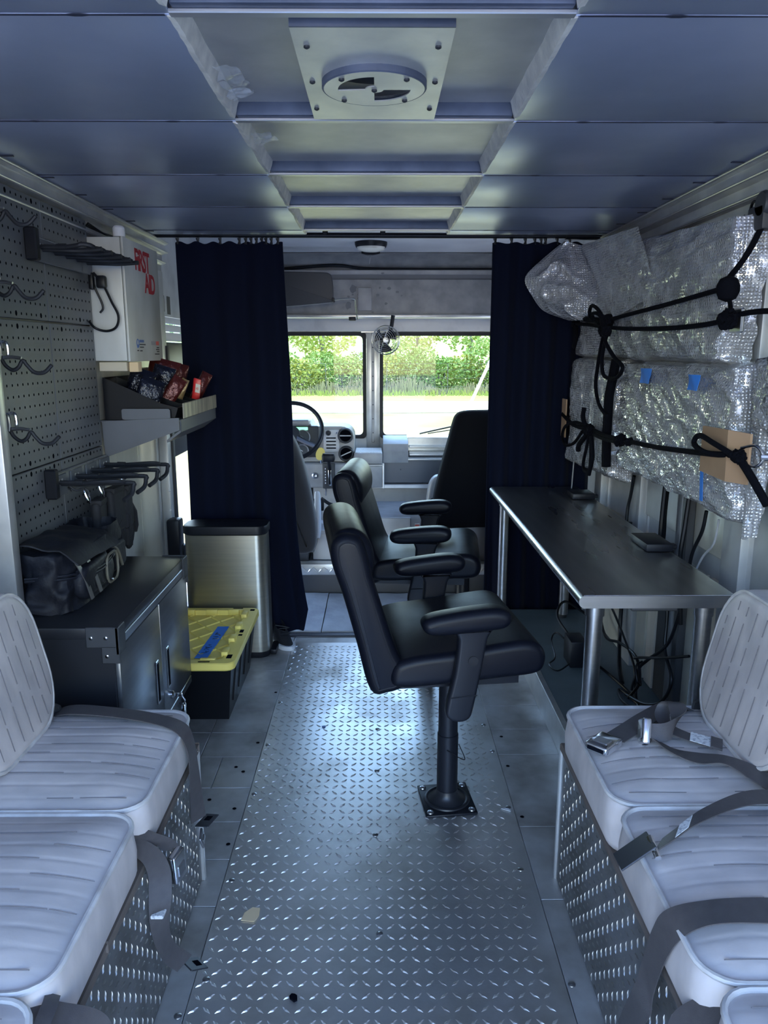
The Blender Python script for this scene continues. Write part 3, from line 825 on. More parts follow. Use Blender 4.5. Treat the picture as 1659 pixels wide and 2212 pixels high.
for z in (.875, .755):
    x = -.222 + (.004 if z < .8 else 0)
    v_ = obj('air_vent', MB().lathe([(.052, 0), (.052, -.02), (.046, -.03), (.040, -.028), (.039, -.004), (.001, -.004)], (x, YD, z), 32, 'y'), 'plastic_dark', dash)
    t = 0 if z > .8 else math.radians(24)
    obj('vane', MB().box(-.037, .037, -.026, -.006, -.003, .003, Matrix.Translation((x, YD, z)) @ Matrix.Rotation(-t, 4, 'Y')), 'cab_paint', v_)
    obj('vent_bore', MB().lathe([(.0385, -.0042), (.001, -.0045)], (x, YD, z), 24, 'y'), 'hole_dark', v_)
obj('lock_cylinder', MB().lathe([(.022, 0), (.02, -.008), (.012, -.012), (.001, -.006)], (-.425, 5.06, .615), 20, 'y'), 'steel', dash)
# gear selector
gs = thing('gear_selector', (-.33, 5.0, .5), 'black column gear selector with T handle and slotted quadrant', 'gear shifter')
obj('quadrant', MB().rbox(-.372, -.29, 5.03, 5.062, .53, .70, .006, 2), 'plastic_dark', gs)
obj('scale_plate', MB().rbox(-.360, -.345, 5.026, 5.032, .555, .68, .001, 1), 'print_black', gs)
for k in range(6): obj('scale_mark', MB().box(-.356, -.350, 5.0245, 5.0265, .565 + k * .019, .573 + k * .019), 'tag_white', gs)
obj('slot', MB().rbox(-.335, -.312, 5.024, 5.032, .55, .685, .008, 2), 'chrome', gs)
obj('slot_gap', MB().rbox(-.329, -.318, 5.022, 5.03, .558, .676, .004, 2), 'hole_dark', gs)
obj('lever', MB().tube(crom([(-.324, 5.03, .66), (-.325, 4.97, .71), (-.326, 4.94, .735)]), .012, 10), 'plastic_black', gs)
obj('t_handle', MB().rbox(-.368, -.284, 4.915, 4.955, .725, .775, .014, 3), 'plastic_black', gs)
obj('t_cap', MB().rbox(-.364, -.288, 4.917, 4.953, .7745, .779, .004, 1), 'chrome', gs)
obj('cable_end', MB().tube([(-.355, 5.05, .53), (-.357, 5.05, .48)], .008, 8), 'chrome', gs)
# steering wheel
SC = Vector((-.562, 4.93, .925))
tx = Matrix.Rotation(math.radians(-32), 3, 'X')
def sp_(r, a, d=0): return SC + tx @ Vector((r * math.cos(a), d, r * math.sin(a)))
sw = obj('steering_wheel', MB().tube([sp_(.2, 2 * PI * k / 48) for k in range(48)], .0135, 10, closed=True), 'plastic_black', dash, label='large thin-rimmed dark steering wheel')
for a in (-.6, PI + .6):
    obj('spoke', MB().tube([sp_(.03, a, .05), sp_(.12, a, .03), sp_(.195, a, 0)], [.02, .017, .014], 8), 'steel_dark', sw)
obj('hub', MB().lathe([(.055, .05), (.05, .03), (.03, .02), (.001, .018)], SC, 24, 'y', tx.to_4x4()), 'plastic_dark', sw)
obj('column', MB().tube([sp_(0, 0, .05), sp_(0, 0, .24)], .035, 12), 'plastic_dark', sw)
kt = thing('key_tag', (-.39, 5.03, .73), 'yellow key tag hanging beside the steering wheel', 'key')
obj('tag', MB().prism(crom2([(-.41, .73), (-.415, .765), (-.395, .80), (-.37, .80), (-.355, .775), (-.36, .735), (-.385, .72)], 3), lambda u, v, d: (u, d, v), 5.035, 5.05), 'key_yellow', kt)
obj('key', MB().tube([(-.385, 5.04, .725), (-.38, 5.05, .70)], .006, 8), 'chrome', kt)
# box in the middle of the dash
db = thing('dash_box', (-.07, 5.15, .53), 'grey metal box with worn lid in the middle of the dashboard', 'box')
obj('body', MB().rbox(-.160, .024, 5.03, 5.32, .535, .685, .008, 2), 'cab_grey', db)
obj('lid', MB().rbox(-.164, .024, 5.05, 5.32, .69, .765, .008, 2), 'cab_grey', db)
obj('lid_top', MB().box(-.155, .018, 5.07, 5.32, .764, .768), 'tag_white', db)
obj('handle_rail', MB().rbox(-.17, .03, 5.022, 5.034, .684, .692, .003, 1), 'rail_alu', db)
obj('hinge_strip', MB().rbox(.024, .036, 5.03, 5.05, .53, .70, .003, 1), 'rail_alu', db)
# duct, ledge and glove panel right of the box
du = thing('defroster_duct', (.1, 5.3, .66), 'rounded blue-grey metal duct under the right windscreen', 'duct')
obj('duct_shell', MB().prism([(5.20, .68), (5.19, .76), (5.22, .805), (5.28, .825), (5.55, .83), (5.55, .68)], lambda u, v, d: (d, u, v), .03, .20), 'cab_grey', du)
obj('ledge', MB().rbox(.21, 1.08, 5.26, 5.56, .72, .735, .004, 1).rbox(.21, 1.08, 5.33, 5.57, .765, .78, .004, 1).rbox(.20, 1.08, 5.40, 5.58, .735, .83, .004, 1), 'rail_alu', wfo)
gp = obj('kick_panel', MB().rbox(.03, 1.08, 5.22, 5.28, .535, .695, .004, 1), 'steel_dark', wfo)
obj('kick_panel_rim', MB().rbox(.03, 1.08, 5.205, 5.30, .694, .708, .004, 1), 'rail_alu', gp)
for x in (.15, .35, .5): shared('rivet', rivet, '', gp, (x, 5.22, .63), (PI / 2, 0, 0))
obj('toe_strip', MB().rbox(-.3, 1.08, 5.20, 5.26, .50, .53, .004, 1), 'rail_alu', wfo)
# windscreen wiper
wp = obj('wiper', MB().tube([(.30, 5.66, .83), (.62, 5.665, .90), (.70, 5.665, .915)], .006, 6).tube([(.36, 5.67, .83), (.72, 5.67, .885)], .004, 6), 'plastic_black',
         label='thin black wiper lying along the bottom of the right windscreen', cat='wiper')
# raised cab floor with step and mats
st = struct('floor_cab', MB().box(-1.09, 1.09, 4.42, 5.60, -.1, .185).box(-1.14, 1.14, 3.70, 4.42, -.12, -.012), 'mat_grey')
obj('riser', MB().box(-1.09, 1.09, 4.405, 4.42, 0, .125), 'steel_dark', st)
obj('step_nosing', MB().rbox(-1.09, 1.09, 4.385, 4.46, .125, .192, .004, 2), 'floor_plate', st)
tt = MB()
for k in range(60):
    a = math.radians(45 if k % 2 else -45)
    lozenge(tt, (-.95 + k * .032, 4.3849, .158), Vector((math.cos(a), 0, math.sin(a))), Vector((-math.sin(a), 0, math.cos(a))), Vector((0, -1, 0)), .05, .011, .003)
obj('nosing_treads', tt, 'floor_tread', st, kind='stuff', smooth=0)
def matfn(x0, x1, y0, y1, seed):
    return lambda u, v: (x0 + (x1 - x0) * u, y0 + (y1 - y0) * v, .004 + .006 * (noise.noise((u * 3 + seed, v * 3, 0)) + 1) * .6 + .004 * (noise.noise((u * 9 + seed, v * 9, 0)) + 1) * .5)
obj('rubber_mat', MB().sheet(30, 24, matfn(-.9, -.30, 3.75, 4.39, 1), .008), 'mat_grey', label='wrinkled grey rubber mat on the cab floor beside the left curtain', cat='floor mat')
obj('rubber_mat', MB().sheet(40, 24, matfn(-.295, .5, 3.75, 4.38, 5), .008), 'mat_grey', label='wrinkled grey rubber mat on the cab floor behind the armchairs', cat='floor mat')
obj('rubber_mat', MB().sheet(20, 20, matfn(.505, 1.05, 3.80, 4.38, 9), .008), 'mat_grey', label='grey rubber mat on the cab floor under the passenger seat', cat='floor mat')
thr = obj('threshold', MB().rbox(-1.05, 1.05, 3.70, 3.745, -.012, .008, .003, 1), 'steel_dark', floor)
# engine cover with carpet and box
ec = thing('engine_cover', (.1, 5.0, .18), 'low engine cover under worn grey carpet between the cab seats', 'engine cover')
obj('carpet_top', MB().rbox(-.23, .285, 4.70, 5.19, .185, .42, .03, 3), 'mat_grey', ec)
obj('front_plate', MB().rbox(-.12, .20, 4.675, 4.70, .20, .41, .006, 1), 'wall_alu', ec)
obj('decal', MB().box(.225, .255, 4.694, 4.6985, .33, .37), 'tag_white', ec)
obj('decal_red', MB().box(.227, .253, 4.692, 4.6945, .35, .362), 'print_red_light', ec)
lb = obj('tool_crate', MB().rbox(-.40, -.24, 4.50, 4.78, .187, .36, .008, 2).rbox(-.405, -.235, 4.495, 4.785, .345, .372, .006, 2), 'blanket_white', label='pale box on the raised cab floor behind the left curtain', cat='box')
pd = thing('steering_linkage', (-.42, 5.0, .2), 'dark steering linkage and pedals under the dashboard', 'pedals')
obj('shaft', MB().tube([(-.46, 5.1, .55), (-.44, 4.95, .2)], .018, 8), 'plastic_black', pd)
obj('pedal', MB().rbox(-.43, -.36, 4.93, 4.96, .40, .48, .006, 2), 'plastic_black', pd)
obj('bracket', MB().rbox(-.40, -.37, 4.90, 4.93, .19, .40, .004, 1), 'steel', pd)
obj('hose', MB().tube(crom([(-.38, 5.0, .47), (-.33, 4.98, .44), (-.30, 5.02, .42)]), .012, 8), 'rubber', pd)
# driver seat (mostly behind the left curtain)
ds = thing('driver_chair', (-.6, 4.25, 0), 'dark fuzzy cloth driver seat peeking out past the left curtain', 'seat')
bk = crom2([(-.84, .34), (-.50, .33), (-.385, .335), (-.352, .37), (-.345, .46), (-.362, .60), (-.40, .78), (-.45, .93), (-.52, 1.02), (-.64, 1.05), (-.78, 1.02), (-.84, .8)], 5)
obj('backrest', MB().pad(bk, .15, .045, lambda u, v, d: (u, 4.15 + d + (v - .4) * .12, v)), 'seat_cloth', ds)
obj('seat_cushion', MB().rbox(-.85, -.36, 4.24, 4.70, .36, .50, .04, 4), 'seat_cloth', ds)
obj('seat_cover', MB().pad(crom2([(4.27, .38), (4.28, .56), (4.33, .64), (4.40, .56), (4.40, .4)], 4), .03, .012, lambda u, v, d: (-.352 + d, u, v)), 'blanket_white', ds)
obj('pedestal', MB().rbox(-.78, -.42, 4.46, 4.72, .185, .37, .01, 2).box(-.40, -.37, 4.25, 4.5, .30, .36), 'steel_dark', ds)
# passenger seat silhouette
ps = thing('passenger_chair', (.62, 4.35, 0), 'tall black high-back passenger seat behind the right curtain edge', 'seat')
bp_ = crom2([(.32, .44), (.315, .60), (.345, .75), (.39, .93), (.415, 1.03), (.435, 1.075), (.48, 1.095), (.60, 1.1), (.78, 1.1), (.86, 1.08), (.90, .95), (.95, .6), (.95, .44), (.62, .43)], 5)
obj('backrest', MB().pad(bp_, .15, .04, lambda u, v, d: (u, 4.36 + d + (v - .5) * -.05, v)), 'seat_black', ps)
obj('seat_cushion', MB().rbox(.30, .94, 4.40, 4.88, .40, .54, .05, 4), 'seat_black', ps)
obj('pedestal', MB().rbox(.42, .82, 4.45, 4.80, .185, .41, .01, 2), 'steel_dark', ps)
obj('side_cover', MB().pad(crom2([(.30, .36), (.305, .58), (.34, .66), (.40, .66), (.44, .55), (.45, .36)], 4), .10, .02, lambda u, v, d: (u, 4.72 + d, v)), 'cab_grey', ps)

# ================================================================== BENCHES AND SEATS
def bench_base(s, side):
    b = thing('storage_bench', (s * .79, .75, 0), 'long bench box clad in tread plate along the %s side' % side, 'bench')
    obj('carcass', MB().box(s * .494, s * 1.088, -.30, 1.868, .0, .388), 'bench_plate', b)
    fp_ = obj('front_plate', MB().box(s * .486, s * .494, -.30, 1.862, .004, .385), 'bench_plate', b)
    t = MB(); p_ = .0285
    for j in range(int(1.25 / p_)):
        for i in range(13):
            y = .62 + p_ * j; z = .018 + p_ * i
            if z > .37: continue
            v = (i + j) % 2
            u_ = Vector((0, .15, 1)).normalized() if v else Vector((0, 1, -.15)).normalized()
            w_ = Vector((0, 1, -.15)).normalized() if v else Vector((0, .15, 1)).normalized()
            lozenge(t, (s * .4862, y, z), u_, w_, Vector((-s, 0, 0)), .0225, .0055, .0024)
    obj('raised_treads', t, 'bench_tread', fp_, kind='stuff', smooth=0)
    for y0, y1 in ((-.30, .42), (.422, 1.17), (1.172, 1.872)):
        obj('top_trim', MB().rbox(s * .480, s * .535, y0, y1, .384, .404, .003, 1), 'wood_trim', b)
    obj('top_board', MB().box(s * .535, s * 1.086, -.30, 1.87, .386, .400), 'wood_trim', b)
    obj('corner_angle', MB().rbox(s * .480, s * .505, 1.862, 1.876, .0, .386, .002, 1), 'rail_alu', b)
    obj('end_plate', MB().box(s * .50, s * 1.086, 1.868, 1.874, .002, .386), 'bench_plate', b)
    for y in (.7, 1.0, 1.3, 1.6, 1.83): shared('rivet', rivet, '', b, (s * .508, y, .404))
    return b
bench_base(-1, 'left'); bench_base(1, 'right')

def bench_seat(s, y0, y1, label, back=True, dx=0.0):
    hx, hy, r = .232, (y1 - y0) / 2, .055
    cx, cy = s * (.706 + dx), (y0 + y1) / 2
    z0, z1 = .404, .528
    b = thing('upholstered_bench', (cx, cy, z0), label, 'seat', 'grey vinyl seats along the two benches')
    def clampr(x, y):
        ax, ay = abs(x), abs(y)
        kx, ky = hx - r, hy - r
        if ax > kx and ay > ky:
            d = math.hypot(ax - kx, ay - ky)
            if d > r:
                ax = kx + (ax - kx) * r / d; ay = ky + (ay - ky) * r / d
        return math.copysign(ax, x), math.copysign(ay, y)
    seamy = [-hy + .035 + k * (2 * hy - .07) / 9 for k in range(10)]
    def top(u, v):
        a, c = u * 2 - 1, v * 2 - 1
        m = max(abs(a), abs(c), 1e-6)
        bx, by = clampr(a / m * hx, c / m * hy)
        x, y = bx * m, by * m
        z = z1 + .022 * (1 - m ** 3.5) + .003 * noise.noise((x * 7 + cx, y * 7 + cy, 2)) * (1 - m ** 6)
        g = sum(math.exp(-((y - q) / .0035) ** 2) for q in seamy)
        z -= .0012 * g * (1 - m ** 8)
        return (cx + s * x, cy + y, z)
    cu = obj('seat_cushion', MB().grid(30, 110, top), 'vinyl', b, smooth=60)
    ol = rrect(-hx, hx, -hy, hy, r, 6)
    sd = MB()
    prof = [(-.003, z1), (.004, z1 - .012), (.008, z1 - .05), (.006, z0 + .03), (-.004, z0 + .008), (-.02, z0)]
    def wall(u, v):
        k = int(round(u * len(ol))) % len(ol); i = min(int(round(v * (len(prof) - 1))), len(prof) - 1)
        d, z = prof[i]; x, y = ol[k]
        return (cx + s * (x + d * x / hx), cy + y + d * y / hy, z + .002 * noise.noise((x * 9, y * 9, z * 9)))
    sd.grid(len(ol), len(prof), wall, closeu=True)
    obj('cushion_side', sd, 'vinyl', cu, smooth=60)
    obj('bottom_pan', MB().box(cx - hx * .9, cx + hx * .9, cy - hy * .9, cy + hy * .9, z0 - .003, z0 + .002), 'plastic_black', cu)
    obj('piping', MB().tube([(cx + s * x * 1.012, cy + y * 1.012, z1 + .002) for x, y in ol], .0052, 7, closed=True), 'vinyl_piping', cu)
    # stitched seams: short broken runs of dark thread
    rr_ = random.Random(int(abs(cy) * 1000) + (3 if s > 0 else 0))
    for q in seamy:
        st_ = MB(); x = -hx * .96
        lim = hx * (.94 if abs(q) < hy - r else .84)
        x = -lim
        while x < hx * .93:
            l = rr_.uniform(.03, .2)
            if rr_.random() < .5:
                xs_ = [x + l * k / 6 for k in range(7) if x + l * k / 6 < lim]
                if len(xs_) > 1:
                    st_.tube([(cx + s * t, cy + q, z1 + .022 * (1 - max(abs(t) / hx, abs(q) / hy) ** 3.5) + .003 * noise.noise((t * 7 + cx, q * 7 + cy, 2)) * (1 - max(abs(t) / hx, abs(q) / hy) ** 6) - .0006) for t in xs_], .0011, 4)
            x += l + rr_.uniform(.0, .04)
        if st_.v: obj('stitched_seam', st_, 'stitch', cu, kind='stuff')
    if back:
        zb, zt_ = .548, .880
        poly = rrect(y0 + .008, y1 - .008, zb, zt_, .12, 7)
        def bx_(y, z, d):
            bul = .014 * (1 - ((y - cy) / hy) ** 2) if d < 0 else 0
            return (s * (.832 + dx + (z - zb) * .22 + d - bul), y, z)
        bk_ = obj('backrest', MB().pad(poly, .085, .022, lambda u, v, d: bx_(u, v, d)), 'vinyl', b)
        inner = rrect(y0 + .012, y1 - .012, zb + .004, zt_ - .004, .118, 7)
        obj('back_piping', MB().tube([bx_(u, v, -.036) for u, v in inner], .0052, 7, closed=True), 'vinyl_piping', bk_)
        for k in range(8):
            yy = y0 + .06 + k * (y1 - y0 - .12) / 7
            zt2 = zt_ - .03 - (.05 if k in (0, 7) else 0); zb2 = zb + .03 + (.03 if k in (0, 7) else 0)
            st_ = MB(); z = zb2
            while z < zt2:
                l = rr_.uniform(.04, .12)
                e = min(z + l, zt2)
                st_.tube([Vector(bx_(yy, z + (e - z) * i / 5, -.0425)) for i in range(6)], .0011, 4)
                z = e + rr_.uniform(.004, .02)
            obj('stitched_seam', st_, 'stitch', bk_, kind='stuff')
        for ye in (y1 - .008, y0 + .008):
            br = MB().prism(crom2([(.80, .51), (.82, .535), (.87, .545), (.905, .60), (.915, .645), (.895, .655), (.875, .62), (.84, .565), (.80, .55)], 3),
                            lambda u, v, d, ye=ye: (s * (u + dx), ye + d, v), -.006, .006)
            hb = obj('hinge_bracket', br, 'steel_dark', b)
            for u, v in ((.825, .54), (.86, .56), (.89, .61)):
                obj('hinge_bolt', MB().lathe([(.011, -.014), (.010, .014)], (s * (u + dx), ye, v), 10, 'y'), 'steel', hb)
        obj('seat_rail', MB().box(s * .80, s * 1.0, y0 + .05, y1 - .05, .405, .43), 'steel_dark', b)
    return b
bench_seat(-1, 1.372, 1.800, 'left bench grey vinyl seat nearest the black cabinet')
bench_seat(-1, .930, 1.358, 'left bench grey vinyl seat in the middle of its row')
bench_seat(-1, .488, .916, 'left bench grey vinyl seat corner nearest the camera')
bench_seat(1, 1.385, 1.815, 'right bench grey vinyl seat at the end of the steel table')
bench_seat(1, .942, 1.372, 'right bench grey vinyl seat in the middle of its row')
bench_seat(1, .500, .928, 'right bench grey vinyl seat corner nearest the camera')

# ------------------------------------------------------------------ seat belts
GB = 'webbing seat belts on the benches'
def strap(parent, pts, sides, w=.047, name='strap', per=6, m='webbing'):
    P_ = crom(pts, per); S_ = crom(sides, per)
    return obj(name, MB().ribbon(P_, S_, w), m, parent)
def buckle_box(parent, c, d, n, L=.062, W=.046, T=.018, m='chrome', name='buckle'):
    d = Vector(d).normalized(); n = Vector(n).normalized(); w = n.cross(d).normalized(); n = d.cross(w)
    mt = Matrix((( d.x, w.x, n.x, c[0]), (d.y, w.y, n.y, c[1]), (d.z, w.z, n.z, c[2]), (0, 0, 0, 1)))
    o = obj(name, MB().rbox(-L / 2, L / 2, -W / 2, W / 2, -T / 2, T / 2, .005, 3, mt), m, parent)
    obj('release_button', MB().rbox(-L * .1, L * .28, -W * .32, W * .32, T / 2 - .003, T / 2 + .002, .002, 1, mt), 'steel', o)
    obj('buckle_mouth', MB().box(L / 2 - .002, L / 2 + .0006, -W * .36, W * .36, -T * .22, T * .22, mt), 'hole_dark', o)
    return o
def tongue(parent, c, d, n, L=.05, W=.042, m='chrome', slot=True):
    d = Vector(d).normalized(); n = Vector(n).normalized(); w = n.cross(d).normalized(); n = d.cross(w)
    mt = Matrix((( d.x, w.x, n.x, c[0]), (d.y, w.y, n.y, c[1]), (d.z, w.z, n.z, c[2]), (0, 0, 0, 1)))
    o = obj('tongue', MB().rbox(-L / 2, L / 2, -W / 2, W / 2, -.0018, .0018, .0012, 1, mt), m, parent)
    if slot: obj('tongue_slot', MB().box(-.002, L * .3, -W * .22, W * .22, -.0022, .0022, mt), 'hole_dark', o)
    return o

b1 = thing('seat_belt', (-.55, 1.72, .54), 'dark seat belt draped over the left seat beside the black cabinet', 'seat belt', GB)
strap(b1, [(-.86, 1.80, .50), (-.78, 1.775, .548), (-.66, 1.742, .560), (-.55, 1.715, .557), (-.475, 1.69, .545), (-.452, 1.69, .50), (-.452, 1.71, .42), (-.456, 1.735, .32), (-.458, 1.752, .26)],
      [(.1, 1, 0), (.1, 1, .05), (.1, 1, 0), (.15, 1, 0), (.25, 1, 0), (.1, 1, .1), (.2, 1, .1), (.45, .9, 0), (.6, .8, 0)])
tongue(b1, (-.445, 1.785, .235), (.35, .8, .1), (-.2, .1, 1), m='steel_dark')
buckle_box(b1, (-.452, 1.755, .205), (.1, .4, -.9), (1, 0, .2), .04, .035, .006, 'steel', 'slide_bar')

b2 = thing('seat_belt', (-.47, 1.42, .40), 'chrome-buckled seat belt hanging between the two left seats', 'seat belt', GB)
strap(b2, [(-.62, 1.352, .525), (-.54, 1.366, .505), (-.475, 1.385, .462), (-.447, 1.425, .425), (-.442, 1.455, .388)],
      [(0, 1, .2), (.1, 1, .2), (.5, 1, 0), (.6, .9, -.3), (.5, .9, -.3)])
buckle_box(b2, (-.437, 1.474, .335), (.02, .12, -1), (1, -.3, 0), .07, .044, .020)
b3 = thing('seat_belt', (-.47, 1.38, .10), 'limp seat belt hanging down the left tread plate to the floor', 'seat belt', GB)
strap(b3, [(-.60, 1.325, .51), (-.52, 1.345, .485), (-.465, 1.37, .44), (-.452, 1.395, .38), (-.455, 1.405, .32), (-.462, 1.41, .24), (-.455, 1.43, .16), (-.43, 1.46, .10)],
      [(0, 1, .1), (.1, 1, .1), (.5, .9, 0), (.8, .6, 0), (.9, .3, 0), (.6, .8, 0), (.3, 1, .2), (.5, .8, .2)], .046)
tongue(b3, (-.415, 1.485, .075), (.5, .6, -.4), (.3, .2, 1), m='steel_dark')
obj('keeper_clip', MB().rbox(-.475, -.448, 1.39, 1.43, .268, .276, .002, 1), 'tag_white', b3)
b4 = thing('seat_belt', (-.47, .95, .45), 'seat belt with sewn loop between the two nearest left seats', 'seat belt', GB)
strap(b4, [(-.66, .92, .53), (-.54, .925, .515), (-.47, .93, .492), (-.425, .95, .46), (-.42, .975, .40), (-.43, 1.0, .30)], [(0, 1, .1), (0, 1, .1), (.1, 1, .1), (.4, 1, 0), (.5, .8, 0), (.6, .8, 0)])
obj('loop', MB().ribbon([(-.475, .955, .505), (-.468, .93, .513), (-.468, .90, .507)], [(1, 0, -.3)] * 3, .022), 'webbing', b4)

c1 = thing('seat_belt', (.6, 1.68, .55), 'seat belt ending in a square chrome buckle on the far right seat', 'seat belt', GB)
strap(c1, [(.84, 1.815, .50), (.79, 1.81, .53), (.73, 1.772, .558), (.65, 1.71, .559), (.58, 1.645, .559), (.535, 1.605, .558)], [(-.5, .9, 0), (-.5, .9, 0), (-.55, .85, 0), (-.62, .78, 0), (-.68, .74, 0), (-.68, .74, 0)], .05)
buckle_box(c1, (.503, 1.578, .560), (-.70, -.68, 0), (0, 0, 1), .072, .055, .020)
c2 = thing('seat_belt', (.66, 1.6, .55), 'twisted seat belt with white label tag lying across the far right seat', 'seat belt', GB)
strap(c2, [(.615, 1.60, .575), (.655, 1.60, .578), (.688, 1.63, .592), (.70, 1.675, .606), (.69, 1.70, .60), (.672, 1.685, .58), (.670, 1.64, .568), (.70, 1.60, .565), (.745, 1.57, .562)],
      [(0, .6, .8), (0, .6, .8), (.6, 0, .7), (1, 0, 0), (1, 0, 0), (1, .2, 0), (.7, .7, 0), (.4, 1, 0), (.4, 1, 0)], [.04] * 49)
buckle_box(c2, (.603, 1.605, .575), (-.15, -.5, -.8), (-.9, .2, .3), .058, .044, .020)
obj('label_tag', MB().ribbon([(.705, 1.598, .5675), (.742, 1.575, .565)], [(.45, 1, 0)] * 2, .044, .001), 'tag_white', c2)
obj('strap_end_fold', MB().ribbon([(.742, 1.575, .566), (.762, 1.56, .565)], [(.45, 1, 0)] * 2, .049, .005), 'webbing', c2)
c3 = thing('seat_belt', (.7, 1.47, .55), 'long loose seat belt running to the hinge of the far right seat', 'seat belt', GB)
strap(c3, [(.625, 1.588, .562), (.648, 1.545, .560), (.69, 1.51, .562), (.735, 1.485, .572), (.775, 1.445, .566), (.81, 1.40, .552), (.86, 1.375, .53)], [(-.6, -.6, .5), (-.6, -.8, .3), (-.5, -.9, 0), (-.5, -.9, .1), (-.6, -.7, -.1), (-.6, -.7, 0), (-.5, -.8, 0)], .048)
c4 = thing('seat_belt', (.6, 1.28, .55), 'seat belt with black tongue plate reaching over the middle right seat edge', 'seat belt', GB)
strap(c4, [(.86, 1.365, .53), (.78, 1.36, .562), (.70, 1.338, .572), (.60, 1.285, .572), (.545, 1.25, .563), (.50, 1.225, .552)], [(0, 1, .1), (.3, 1, 0), (.4, 1, 0), (.5, .9, 0), (.55, .85, 0), (.6, .8, .0)], .052)
obj('label_tag', MB().ribbon([(.575, 1.2705, .5712), (.543, 1.249, .5655)], [(.52, .87, 0)] * 2, .044, .001), 'tag_white', c4)
tongue(c4, (.462, 1.235, .535), (-.75, -.05, -.55), (-.5, .1, .8), .075, .056, 'steel_dark', False)
obj('tongue_bar', MB().tube([(.49, 1.195, .548), (.492, 1.245, .556)], .006, 8), 'chrome', c4)
c5 = thing('seat_belt', (.55, 1.04, .5), 'wide seat belt hanging over the middle right seat down the tread plate', 'seat belt', GB)
strap(c5, [(.80, 1.025, .555), (.68, 1.03, .572), (.58, 1.035, .574), (.51, 1.04, .566), (.467, 1.055, .535), (.458, 1.085, .47), (.456, 1.115, .38), (.452, 1.12, .33), (.45, 1.15, .27), (.45, 1.19, .18)],
      [(0, 1, .1), (0, 1, .1), (.05, 1, .05), (.1, 1, 0), (-.15, 1, .15), (-.1, .9, .4), (-.1, .8, .5), (-.2, .8, .4), (-.1, .85, .5), (-.1, .85, .5)], .052)
c6 = thing('seat_belt', (.5, .94, .45), 'folded seat belt in the gap before the nearest right seat', 'seat belt', GB)
strap(c6, [(.62, .935, .52), (.54, .94, .505), (.485, .945, .48), (.455, .965, .43), (.45, .985, .36)], [(0, 1, .1), (0, 1, .1), (0, 1, .2), (-.2, 1, .3), (-.2, 1, .4)], .05)

# ================================================================== LEFT SIDE EQUIPMENT
XP = -1.058
pb = thing('pegboard', (-1.07, 2.5, .70), 'grey perforated steel pegboard on the left wall above the black cabinet', 'pegboard')
rows = [(.705, 1.068), (1.070, 1.512), (1.515, 1.885)]
cols = [(1.70, 2.06), (2.063, 2.548), (2.551, 2.940)]
for y0, y1 in cols[1:]:
    for z0, z1 in rows:
        pn = obj('pegboard_panel', MB().rbox(-1.075, XP, y0 + .001, y1 - .001, z0 + .001, z1 - .001, .002, 1), 'pegboard_paint', pb)
        h = MB()
        ny_ = int((y1 - y0 - .02) / .0338); nz_ = int((z1 - z0 - .02) / .0338)
        oy = (y1 - y0 - ny_ * .0338) / 2; oz = (z1 - z0 - nz_ * .0338) / 2
        for j in range(ny_ + 1):
            for i in range(nz_ + 1):
                y, z = y0 + oy + j * .0338, z0 + oz + i * .0338
                key = (i in (0, nz_)) and j % 5 == 2
                ry, rz = (.0075, .0085) if key else (.0042, .0046)
                h.add([(XP + .0003, y + ry * math.cos(2 * PI * k / 7), z + rz * math.sin(2 * PI * k / 7)) for k in range(7)] + [(XP - .002, y, z)],
                      [tuple(range(7))] )
        obj('peg_holes', h, 'hole_dark', pn, kind='stuff', smooth=0)
ps_ = obj('pegboard_post', MB().rbox(-1.085, -.988, 2.018, 2.058, .695, 1.90, .004, 2), 'rail_alu', pb)
obj('post_screw', MB().lathe([(.006, 0), (.004, .003)], (-.988, 2.04, .735), 10, 'x'), 'chrome', ps_)

def wave_hook(y, z, label, sc=1.0):
    t = thing('wave_hook', (XP, y, z), label, 'hook', 'double wave hooks on the pegboard')
    pts = [(-1.05, y, z), (-1.040, y, z - .018), (-1.022, y, z - .030), (-1.005, y, z - .022), (-.992, y, z - .004), (-.980, y, z - .018), (-.962, y, z - .036), (-.935, y, z - .036), (-.912, y, z - .016)]
    obj('hook_wire', MB().tube(crom(pts, 5), .0056, 8), 'rubber', t)
    obj('cross_bar', MB().tube([(-1.046, y - .005, z + .004), (-1.02, y, z + .006), (-.995, y, z + .002)], .005, 8), 'steel', t)
    for dy in (-.015, .028):
        obj('peg', MB().tube(crom([(XP - .004, y + dy, z + .048), (-1.046, y + dy, z + .044), (-1.043, y + dy, z + .02), (-1.046, y + dy, z)], 4), .0048, 8), 'chrome', t)
    return t
wave_hook(2.20, 1.20, 'lowest dark wave hook on the pegboard near the white post')
wave_hook(2.19, 1.40, 'second lowest dark wave hook on the pegboard')
wave_hook(2.18, 1.60, 'third dark wave hook on the pegboard below the top tool rack')
wave_hook(2.17, 1.79, 'topmost dark wave hook at the upper left of the pegboard')

